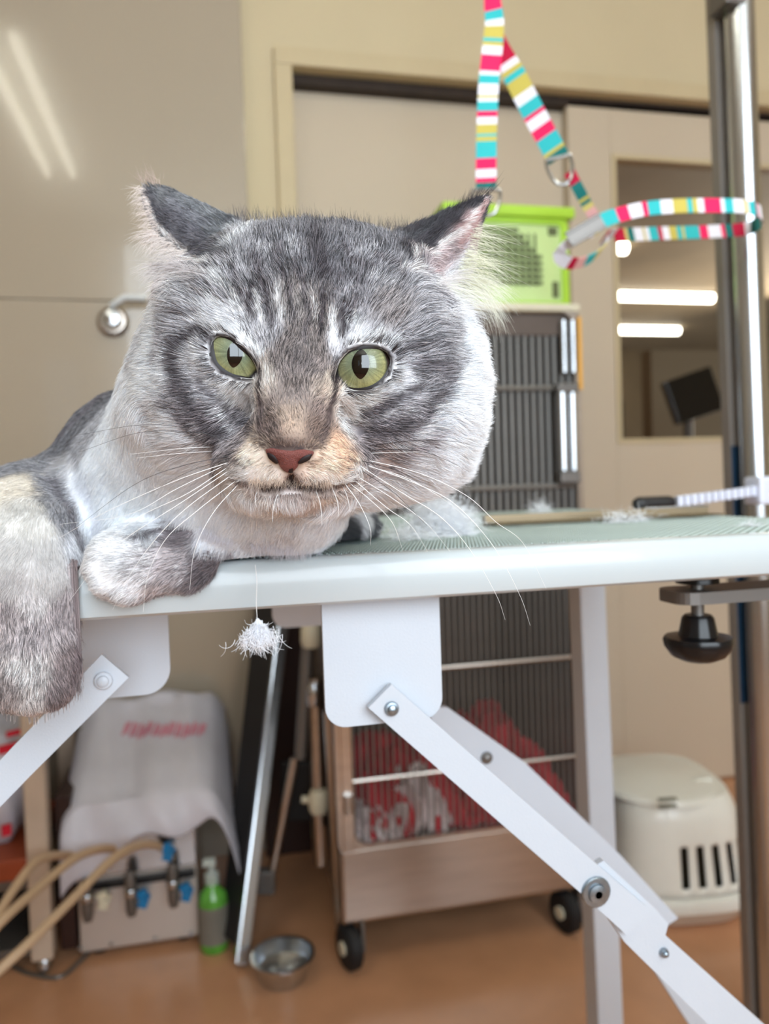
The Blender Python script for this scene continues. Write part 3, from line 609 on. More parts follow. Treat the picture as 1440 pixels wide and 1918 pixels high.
while x < TX1-.012:
    y = TY0+.011+(k % 2)*.0035
    while y < TY1-.012:
        l = .0048; rb.v += [(x, y, TZ-.0004), (x+.0022, y, TZ-.0004), (x+.0022, y+l, TZ-.0004), (x, y+l, TZ-.0004), (x+.0011, y+.0012, TZ+.0008), (x+.0011, y+l-.0012, TZ+.0008)]
        q = len(rb.v)-6; rb.f += [(q, q+1, q+4), (q+1, q+2, q+5, q+4), (q+2, q+3, q+5), (q+3, q, q+4, q+5)]; rb.sm += [False]*4
        y += .007
    x += .0034; k += 1
rb = rb.build('mat_ribs', M['ribs'], tbl); rb['kind'] = 'stuff'
def pl_(x0, x1, z0, z1, y, t, r=.012):
    o = MB().prism(rounded(x0, x1, z0, z1, r, (1, 1, 0, 0), 8), (0, y, 0), (1, 0, 0), (0, 0, 1), (0, t, 0)).build('bracket_plate', M['whitepl'], tbl); return o
pl_(.0585, .1275, .7005, .777, .432, .004); pl_(-.125, -.029, .712, .777, .50, .004, .016)
pl_(.36, .46, .715, .777, .86, .004); pl_(.05, .135, .712, .777, .70, .004)
def bolt(c, r, nm='bolt', m_='zinc', axis=(0, -1, 0)):
    return MB().lathe([(0, 0), (r, 0), (r, .0012), (r*.92, .002), (r*.62, .0022), (r*.58, .0038), (r*.3, .0045), (0, .0045)], c, axis, 20).build(nm, M[m_], tbl)
BY = .424
def q_(px, py, y=BY): return onY(px, py, y)
def brace(pts, y, t, nm='brace', m_='whitepl'):
    pp = [q_(a_, b_, y) for a_, b_ in pts]; o = pp[0]*0; o[1] = y
    return MB().prism([(p[0], p[2]) for p in pp], o, (1, 0, 0), (0, 0, 1), (0, t, 0)).build(nm, M[m_], tbl)
brace([(690, 1326), (733, 1282), (1142, 1640), (1212, 1700), (1206, 1722), (1174, 1752), (1082, 1668)], BY, .0045)
brace([(1085, 1640), (1130, 1612), (1225, 1700), (1252, 1730), (1246, 1752), (1450, 1936), (1720, 2190), (1660, 2250), (1380, 1972), (1170, 1765)], BY+.0055, .005, 'lower_brace')
brace([(190, 1226), (241, 1269), (60, 1450), (-620, 2150), (-670, 2096), (0, 1424)], .452, .0045)
bolt(q_(733, 1327), .0042); bolt(q_(1115, 1670), .0078); bolt(q_(1242, 1783, BY+.0055), .003); bolt(q_(194, 1274, .452), .005, 'bolt', 'whitepl')
bolt(q_(1115, 1670), .0095, 'washer')
brace([(800, 1325), (838, 1325), (985, 1430), (1160, 1600), (1270, 1720), (1225, 1750), (1100, 1635), (930, 1480), (820, 1380)], .60, .006, 'rear_brace'); bolt(q_(911, 1419, .60), .005, 'bolt', 'dullsteel')
brace([(1150, 1700), (1200, 1712), (1370, 1925), (1500, 2090), (1440, 2110), (1290, 1918)], .60, .006, 'rear_lower_brace')
l0, l1 = onY(1100, 1150, .87), onY(1131, 1880, .87); ld = (l0-l1)/np.linalg.norm(l0-l1); MB().bar(l1-ld*((l1[2]-.012)/ld[2]), l0+ld*((.76-l0[2])/ld[2]), .034, .034, (0, 1, 0), .003).build('leg', M['whitepl'], tbl)
lg = MB().boxm((-.36, .87, .385), (.0175, 0, 0), (0, .0175, 0), (0, 0, .375), .003).build('leg', M['whitepl'], tbl)
for x_, s_ in ((.45, 1), (-.36, -1)):
    MB().bar((x_+.06*s_, .452, .74), (x_+.10*s_, .452, .01), .03, .02, (0, 1, 0), .003).build('leg', M['whitepl'], tbl)
MB().bar((-.37, .87, .03), (.45, .87, .03), .03, .03, (0, 1, 0), .003).build('stretcher', M['whitepl'], tbl)
for x_, y_ in ((.4365, .87), (-.36, .87), (.55, .452), (-.46, .452)): MB().boxm((x_, y_, .008), (.021, 0, 0), (0, .021, 0), (0, 0, .008), .003).build('rubber_foot', M['rubber'], tbl)
MB().boxm(((.4290+.4480)/2-.002, .858, .748), (.025, 0, 0), (0, .012, 0), (0, 0, .022), .004).build('pivot_block', M['dullsteel'], tbl)
# clamp under the right end
kx, ky = .3155, .459
cl = thing('table_clamp', 'steel clamp with a round black knob under the right end of the table', 'clamp', (kx, ky, .71))
MB().prism(rounded(.293, .56, ky-.018, ky+.018, .012, (1, 0, 0, 1), 6), (0, 0, .7535), (1, 0, 0), (0, 1, 0), (0, 0, .008)).build('clamp_arm', M['dullsteel'], cl)
MB().box(.545, .565, ky-.018, ky+.018, .74, .84, .003).build('clamp_post', M['dullsteel'], cl)
MB().lathe([(0, 0), (.012, 0), (.014, -.003), (.014, -.008), (0, -.008)], (kx, ky, .7735), (0, 0, 1), 20).build('pad', M['blackpl'], cl)
MB().lathe([(0, .7145), (.0042, .7145), (.0042, .772), (0, .772)], (kx, ky, 0), (0, 0, 1), 12).build('screw', M['dullsteel'], cl)
MB().lathe([(0, .7125), (.010, .7130), (.0175, .7165), (.0215, .7225), (.0224, .7270), (.0215, .7292), (.0125, .7302), (.0102, .742), (.0085, .744), (0, .744)], (kx, ky, 0), (0, 0, 1), 48, mod=lambda a_: 1+.012*math.cos(12*a_)).build('knob', M['blackpl'], cl)
# ------------------------------------------------------------------ things lying on the table
Z0 = TZ+.001
a, b = onZ(905, 972, Z0), onZ(1322, 968, Z0)
b[1] = a[1]+.03; 
cm = thing('metal_comb', 'long thin brass coloured metal comb lying on the table mat', 'comb', (a+b)/2)
xa, xb, yc = onZ(905, 972, Z0)[0], onZ(1322, 968, Z0)[0], onZ(1110, 970, Z0)[1]
yc = .62; xa, xb = onY(905, 968, yc)[0], onY(1322, 968, yc)[0]
MB().box(xa, xb, yc-.004, yc+.004, Z0, Z0+.0085, .0015).build('comb_spine', M['gold'], cm)
MB().box(xb-.06, xb+.0, yc-.0045, yc+.0045, Z0+.0086, Z0+.0096).build('comb_end', M['chrome'], cm)
me = None
for k in range(70):
    x_ = xa+.002+k*(xb-xa-.004)/69
    if me is None:
        o = MB().boxm((x_, yc-.017, Z0+.002), (.0005, 0, 0), (0, .0135, 0), (0, 0, .0006)).build('tooth', M['gold'], cm); me = o.data; x0_ = x_
    else:
        o = bpy.data.objects.new('tooth', me); COL.objects.link(o); o.parent = cm; o.location = (x_-x0_, 0, 0)
yb = .76; bp = thing('grooming_brush', 'grey handled brush with clear bluish bristle head near the pole', 'brush', onY(1310, 945, yb))
h0, h1, h2 = onY(1188, 950, yb), onY(1260, 948, yb), onY(1420, 930, yb+.05)
for h_ in (h0, h1): h_[2] = Z0+.008
h2[2] = Z0+.016
MB().tube(smoothpath([h0, (h0+h1)/2+np.array([0, 0, .0]), h1], 5), [.005]+[.0075]*9+[.006], 12).build('handle', M['blackbd'], bp)
MB().bar(h1-np.array([.008, 0, 0]), h2, .012, .010, (0, 0, 1), .003).build('brush_head', M['bristle'], bp)
for k in range(13):
    c_ = h1+(h2-h1)*(k+.3)/13; MB().boxm(c_+np.array([0, -.008, .001]), (.0032, 0, 0), (0, .004, 0), (0, 0, .006), .0015).build('bristle_row', M['bristle'], bp)
cpb = MB().boxm(onY(1432, 925, .80)+np.array([.004, 0, 0]), (.022, 0, 0), (0, .015, 0), (0, 0, .0165), .004).build('clip_box', M['bristle']); cpb.location.z = 0
tag(cpb, 'pale bluish plastic clip box at the end of the brush by the pole', 'box')
zmin = min(v.co.z for v in cpb.data.vertices); cpb.location.z = Z0-zmin
# ------------------------------------------------------------------ the cat: one continuous body from smooth-blended volumes
def cam3(px, py, d): return np.array([(px-720)/F_PX*d, -(py-959)/F_PX*d, d])
BASIS = np.stack([CR, CU, CF], 1)                      # columns: cam axes in world
def c2w(a): return CC + np.asarray(a) @ BASIS.T
H = 0.0020
G0 = np.array([-.46, -.125, .283]); G1 = np.array([.085, .170, .80])
NX, NY, NZ = [int(math.ceil((G1[i]-G0[i])/H)) for i in range(3)]
AX = [G0[i]+H*np.arange(n_) for i, n_ in enumerate((NX, NY, NZ))]
SDF = np.full((NX, NY, NZ), .05, np.float32)
def region(lo, hi, pad):
    sl = []
    for i in range(3):
        a_ = max(0, int((lo[i]-pad-G0[i])/H)); b_ = min((NX, NY, NZ)[i], int((hi[i]+pad-G0[i])/H)+2); sl.append(slice(a_, max(a_, b_)))
    X, Y, Z = np.meshgrid(AX[0][sl[0]], AX[1][sl[1]], AX[2][sl[2]], indexing='ij'); return tuple(sl), X, Y, Z
def blend(sl, d, k):
    a_ = SDF[sl]; h = np.maximum(k-np.abs(a_-d), 0)/k; SDF[sl] = np.minimum(a_, d)-h*h*k*.25
def carve(sl, d, k):
    a_ = SDF[sl]; b_ = -d; h = np.maximum(k-np.abs(a_-b_), 0)/k; SDF[sl] = np.maximum(a_, b_)+h*h*k*.25
def EL(px, py, d, rx, ry, rz, rot=0, k=.014, cut=False, yaw=0):
    c = cam3(px, py, d); R_ = np.array([rx*d/F_PX, ry*d/F_PX, rz]); m_ = max(R_)
    sl, X, Y, Z = region(c-m_, c+m_, k+.006)
    x, y, z = X-c[0], Y-c[1], Z-c[2]; a_ = math.radians(rot)
    x, y = x*math.cos(a_)+y*math.sin(a_), -x*math.sin(a_)+y*math.cos(a_)
    if yaw: b_ = math.radians(yaw); x, z = x*math.cos(b_)+z*math.sin(b_), -x*math.sin(b_)+z*math.cos(b_)
    k0 = np.sqrt((x/R_[0])**2+(y/R_[1])**2+(z/R_[2])**2)+1e-6; k1 = np.sqrt((x/R_[0]**2)**2+(y/R_[1]**2)**2+(z/R_[2]**2)**2)+1e-6
    d_ = k0*(k0-1)/k1
    (carve if cut else blend)(sl, d_.astype(np.float32), k)
def CAP(pts, k=.012, cut=False):
    """chain of round cones: (px, py, d, radius_px)"""
    for p, q in zip(pts[:-1], pts[1:]):
        a_, b_ = cam3(*p[:3]), cam3(*q[:3]); ra, rb_ = p[3]*p[2]/F_PX, q[3]*q[2]/F_PX; m_ = max(ra, rb_)
        sl, X, Y, Z = region(np.minimum(a_, b_)-m_, np.maximum(a_, b_)+m_, k+.006)
        ab = b_-a_; t = ((X-a_[0])*ab[0]+(Y-a_[1])*ab[1]+(Z-a_[2])*ab[2])/(ab@ab); t = np.clip(t, 0, 1)
        d_ = np.sqrt((X-a_[0]-t*ab[0])**2+(Y-a_[1]-t*ab[1])**2+(Z-a_[2]-t*ab[2])**2)-(ra+(rb_-ra)*t)
        (carve if cut else blend)(sl, d_.astype(np.float32), k)
def HULL(pts, r=.0025, k=.010, cut=False):
    bm = bmesh.new(); V = [bm.verts.new(tuple(cam3(*p))) for p in pts]; bmesh.ops.convex_hull(bm, input=V); bm.normal_update()
    C3 = np.array([cam3(*p) for p in pts]); cen = C3.mean(0); planes = []
    for f_ in bm.faces:
        n_ = np.array(f_.normal); o_ = float(n_@np.array(f_.verts[0].co))
        if n_@cen > o_: n_, o_ = -n_, -o_
        planes.append((n_, o_))
    bm.free(); sl, X, Y, Z = region(C3.min(0), C3.max(0), .02)
    d_ = np.full(X.shape, -1.0); ks = .004
    for n_, o_ in planes:
        q = X*n_[0]+Y*n_[1]+Z*n_[2]-o_; h = np.maximum(ks-np.abs(d_-q), 0)/ks; d_ = np.maximum(d_, q)+h*h*ks*.25
    (carve if cut else blend)(sl, (d_-r).astype(np.float32), k)
# torso, haunch and tail going back to the left on the table
EL(275, 918, .515, 160, 190, .080, 0, .025)
EL(130, 1000, .545, 200, 145, .085, 0, .03)
EL(-150, 975, .60, 220, 130, .09, 0, .04)
EL(-330, 960, .66, 210, 140, .09, 0, .04)
EL(520, 985, .54, 185, 60, .08, 0, .03)
CAP([(-430, 1000, .72, 60), (-250, 1000, .76, 50), (0, 985, .77, 42), (300, 965, .74, 38)], .02)
# neck and chest
EL(420, 800, .455, 180, 190, .075, 0, .03)
EL(360, 900, .455, 200, 130, .06, 0, .03)
EL(450, 955, .44, 120, 78, .055, 12, .02)
EL(560, 955, .43, 80, 72, .045, 0, .02)
EL(300, 990, .455, 140, 60, .05, 0, .02)
# skull, cheeks, brow
EL(592, 640, .400, 222, 152, .070, 0, .022)
EL(482, 574, .395, 100, 92, .05, 0, .03)
EL(690, 582, .395, 100, 92, .05, 0, .03)
EL(575, 575, .374, 170, 100, .046, 0, .025)
EL(412, 700, .392, 120, 140, .056, 0, .03)
EL(778, 722, .392, 122, 146, .056, 0, .025)
EL(365, 790, .405, 95, 100, .05, 0, .03)
EL(752, 820, .398, 118, 92, .046, -20, .022)
EL(590, 868, .398, 170, 78, .045, 0, .022)
EL(440, 600, .366, 78, 40, .030, -18, .02)
EL(698, 622, .366, 78, 40, .030, 12, .02)
EL(405, 765, .366, 88, 66, .032, 0, .02)
EL(722, 790, .366, 92, 66, .032, 0, .02)
# nose bridge and muzzle
CAP([(574, 590, .352, 62), (565, 670, .3375, 52), (555, 750, .3290, 48), (547, 812, .3235, 46)], .018)
EL(545, 822, .325, 52, 34, .018, 0, .012)
EL(489, 868, .338, 68, 48, .022, 10, .016)
EL(602, 874, .338, 70, 48, .022, -6, .016)
EL(546, 915, .340, 60, 26, .020, 0, .008)
EL(546, 890, .352, 120, 60, .03, 0, .015)
# ears
HULL([(268, 345, .402), (300, 345, .402), (372, 378, .398), (450, 418, .392), (470, 470, .385), (402, 500, .372), (345, 472, .383), (300, 440, .392), (278, 400, .398), (345, 500, .42), (430, 450, .42)], .0022, .016)
HULL([(916, 362, .388), (832, 405, .392), (745, 440, .400), (735, 500, .37), (765, 520, .360), (840, 450, .366), (885, 400, .378), (862, 555, .392), (884, 470, .390), (800, 560, .38), (780, 480, .415)], .0015, .016)
EL(868, 490, .368, 14, 60, .010, -32, .006, cut=True)
# hanging foreleg at the left and its paw
CAP([(120, 960, .49, 80), (60, 962, .430, 78), (52, 1010, .402, 74), (55, 1060, .395, 72), (62, 1130, .391, 70), (68, 1215, .388, 68)], .02)
EL(66, 1262, .384, 74, 68, .024, 0, .02)
for x, y in ((28, 1300), (66, 1308), (100, 1296)): EL(x, y, .376, 24, 26, .011, 0, .006)
EL(125, 1262, .384, 14, 24, .010, 0, .008)
# foreleg folded under the chest, paw pointing left over the rim
CAP([(520, 1010, .46, 34), (440, 1030, .425, 40), (350, 1052, .402, 50), (262, 1058, .392, 58)], .014)
EL(240, 1058, .390, 60, 62, .022, 0, .012)
for x, y, r_ in ((200, 1030, 23), (190, 1062, 25), (206, 1092, 24), (240, 1106, 22)): EL(x, y, .383, r_, r_*.9, .012, 0, .006)
# eye openings
EYES = [dict(c=(438, 669, .3375), poly=[(397, 650), (399, 637), (410, 630), (430, 634), (449, 647), (469, 668), (480, 688), (484, 707), (470, 709), (460, 708), (436, 704), (416, 693), (402, 676)], pc=(440, 663), pr=(13, 23), tilt=-3),
        dict(c=(681, 690, .3375), poly=[(625, 717), (630, 695), (636, 677), (652, 659), (674, 651), (699, 651), (721, 658), (731, 672), (727, 694), (713, 714), (691, 727), (666, 730), (644, 725)], pc=(675, 681), pr=(15, 26), tilt=3)]
RE = .0125
def polysdf(poly, U, V):
    P_ = np.array(poly, float); d2 = np.full(U.shape, 1e9); ins = np.zeros(U.shape, bool); n_ = len(P_)
    for i in range(n_):
        a_, b_ = P_[i], P_[(i+1) % n_]; e = b_-a_; wx, wy = U-a_[0], V-a_[1]; t = np.clip((wx*e[0]+wy*e[1])/(e@e), 0, 1)
        d2 = np.minimum(d2, (wx-e[0]*t)**2+(wy-e[1]*t)**2)
        c_ = ((a_[1] > V) != (b_[1] > V)) & (U < (b_[0]-a_[0])*(V-a_[1])/((b_[1]-a_[1])+1e-12)+a_[0]); ins ^= c_
    d_ = np.sqrt(d2); return np.where(ins, -d_, d_)
for e in EYES:
    # thin tissue over the eyeball so that the lids lie close on it
    c = cam3(*e['c']); sl, X, Y, Z = region(c-RE*1.3, c+RE*1.3, .012)
    blend(sl, (np.sqrt((X-c[0])**2+(Y-c[1])**2+(Z-c[2])**2)-(RE+.0012)).astype(np.float32), .010)
    U_, V_ = 720+F_PX*X/Z, 959-F_PX*Y/Z
    hole = np.maximum(polysdf(e['poly'], U_, V_)*Z/F_PX, Z-(c[2]+.002))
    carve(sl, hole.astype(np.float32), .002)
# mouth line
CAP([(545, 886, .3165, 3.5), (546, 902, .3185, 3)], .004, cut=True)
CAP([(546, 905, .319, 5), (510, 914, .320, 5), (462, 908, .328, 4)], .005, cut=True)
CAP([(546, 905, .319, 5), (590, 917, .320, 5), (640, 908, .328, 4)], .005, cut=True)
# the body rests on the table: nothing of it lies inside the table's volume
Xg, Yg, Zg = [q.astype(np.float32) for q in (AX[0][:, None, None], AX[1][None, :, None], AX[2][None, None, :])]
wy = (CC[1]+Xg*np.float32(CR[1])+Yg*np.float32(CU[1])+Zg*np.float32(CF[1])); wz = (CC[2]+Xg*np.float32(CR[2])+Yg*np.float32(CU[2])+Zg*np.float32(CF[2]))
slab = np.maximum(wz-(TZ+.0012), (TY0-.0015)-wy).astype(np.float32)
h_ = np.maximum(.005-np.abs(SDF+slab), 0)/.005; SDF = np.maximum(SDF, -slab)+h_*h_*.005*.25; del wy, wz, slab, h_
def surface_nets(S):
    ins = S < 0
    nx, ny, nz = S.shape
    corners = [(i, j, k) for i in (0, 1) for j in (0, 1) for k in (0, 1)]
    cnt = np.zeros((nx-1, ny-1, nz-1), np.int8)
    for i, j, k in corners: cnt += ins[i:nx-1+i, j:ny-1+j, k:nz-1+k]
    act = (cnt > 0) & (cnt < 8); idx = np.argwhere(act); cid = np.full(act.shape, -1, np.int32); cid[act] = np.arange(len(idx))
    acc = np.zeros((len(idx), 3)); num = np.zeros(len(idx))
    cv = {c: S[idx[:, 0]+c[0], idx[:, 1]+c[1], idx[:, 2]+c[2]] for c in corners}
    for a_ in corners:
        for ax in range(3):
            if a_[ax]: continue
            b_ = list(a_); b_[ax] = 1; b_ = tuple(b_); va, vb = cv[a_], cv[b_]; m_ = (va < 0) != (vb < 0)
            t = np.where(m_, va/(va-vb+1e-12), 0); p = np.tile(np.array(a_, float), (len(idx), 1)); p[:, ax] += t
            acc[m_] += p[m_]; num[m_] += 1
    V = G0+H*(idx+acc/num[:, None]); F_ = []
    for ax in range(3):
        sh = [nx, ny, nz]; s0 = [slice(None)]*3; s1 = [slice(None)]*3; s0[ax] = slice(0, sh[ax]-1); s1[ax] = slice(1, sh[ax])
        ch = ins[tuple(s0)] != ins[tuple(s1)]; o1, o2 = [q for q in range(3) if q != ax]
        e_ = np.argwhere(ch); e_ = e_[(e_[:, o1] > 0) & (e_[:, o2] > 0) & (e_[:, o1] < sh[o1]-1) & (e_[:, o2] < sh[o2]-1)]
        q = []
        for da, db in ((1, 1), (0, 1), (0, 0), (1, 0)):
            w_ = e_.copy(); w_[:, o1] -= da; w_[:, o2] -= db; q.append(cid[w_[:, 0], w_[:, 1], w_[:, 2]])
        q = np.stack(q, 1); fl = ins[tuple(e_.T)]
        if ax == 1: fl = ~fl
        q[~fl] = q[~fl][:, ::-1]; F_.append(q[:, ::1])
    return V, np.concatenate(F_)
VC, FC = surface_nets(SDF)
# keep the largest connected piece is implied: every volume overlaps its neighbour
def grad_at(V):
    g = (V-G0)/H; i = np.clip(g.astype(int), 1, np.array(SDF.shape)-3); f_ = g-i
    def val(ii): 
        out = 0
        for a_ in (0, 1):
            for b_ in (0, 1):
                for c_ in (0, 1):
                    w_ = (f_[:, 0] if a_ else 1-f_[:, 0])*(f_[:, 1] if b_ else 1-f_[:, 1])*(f_[:, 2] if c_ else 1-f_[:, 2])
                    out = out+w_*SDF[ii[:, 0]+a_, ii[:, 1]+b_, ii[:, 2]+c_]
        return out
    E_ = np.eye(3, dtype=int); v0 = val(i); G = np.stack([(val(np.minimum(i+E_[k], np.array(SDF.shape)-2))-val(np.maximum(i-E_[k], 0)))/(2*H) for k in range(3)], 1)
    return v0, G
for it in range(2):
    v0, G = grad_at(VC); VC = VC-(v0/(np.maximum((G**2).sum(1), .25)))[:, None]*G*.8
VW = c2w(VC)
cat = thing('cat', 'silver grey tabby cat with green eyes lying with its chin over the table edge', 'cat', P(420, 980, .5))
body_me = bpy.data.meshes.new('body'); body_me.from_pydata([tuple(v) for v in VW-OFF[cat.name]], [], [tuple(int(i) for i in f) for f in FC])
body_me.polygons.foreach_set('use_smooth', [True]*len(FC)); body_me.update()
body = bpy.data.objects.new('body', body_me); COL.objects.link(body); body.parent = cat; OFF[body.name] = OFF[cat.name]
body_me.materials.append(mat('cat_skin', (170, 166, 166), .8, var=.05, vscale=300))
bvh = BVHTree.FromPolygons([Vector(v) for v in VW], [tuple(int(i) for i in f) for f in FC])
def hit(px, py, maxd=2):
    d_ = Vector(ray(px, py)).normalized(); r_ = bvh.ray_cast(Vector(CC), d_, maxd)
    return None if r_[0] is None else (np.array(r_[0]), np.array(r_[1]))
def dep(px, py):
    h_ = hit(px, py); return None if h_ is None else round(float((h_[0]-CC)@CF), 4)
DBG = []
for nm, q in dict(foreheadmid=(570, 560), browL=(435, 620), browR=(690, 640), latL=(390, 655), latR=(740, 690), medL=(488, 690), medR=(618, 700), underL=(440, 715), underR=(680, 740), bridge=(556, 740), nosetop=(545, 830), muzL=(480, 870), muzR=(605, 880), chin=(546, 925), cheekL=(300, 720), cheekR=(860, 740)).items(): DBG.append((nm, dep(*q)))
DBG.append(len(VC))

# ------------------------------------------------------------------ coat: colours and hair flow anchored on the body
NOSE = (545, 856)
def G(v, t=0): return (v, v-2+t, v+2+t)
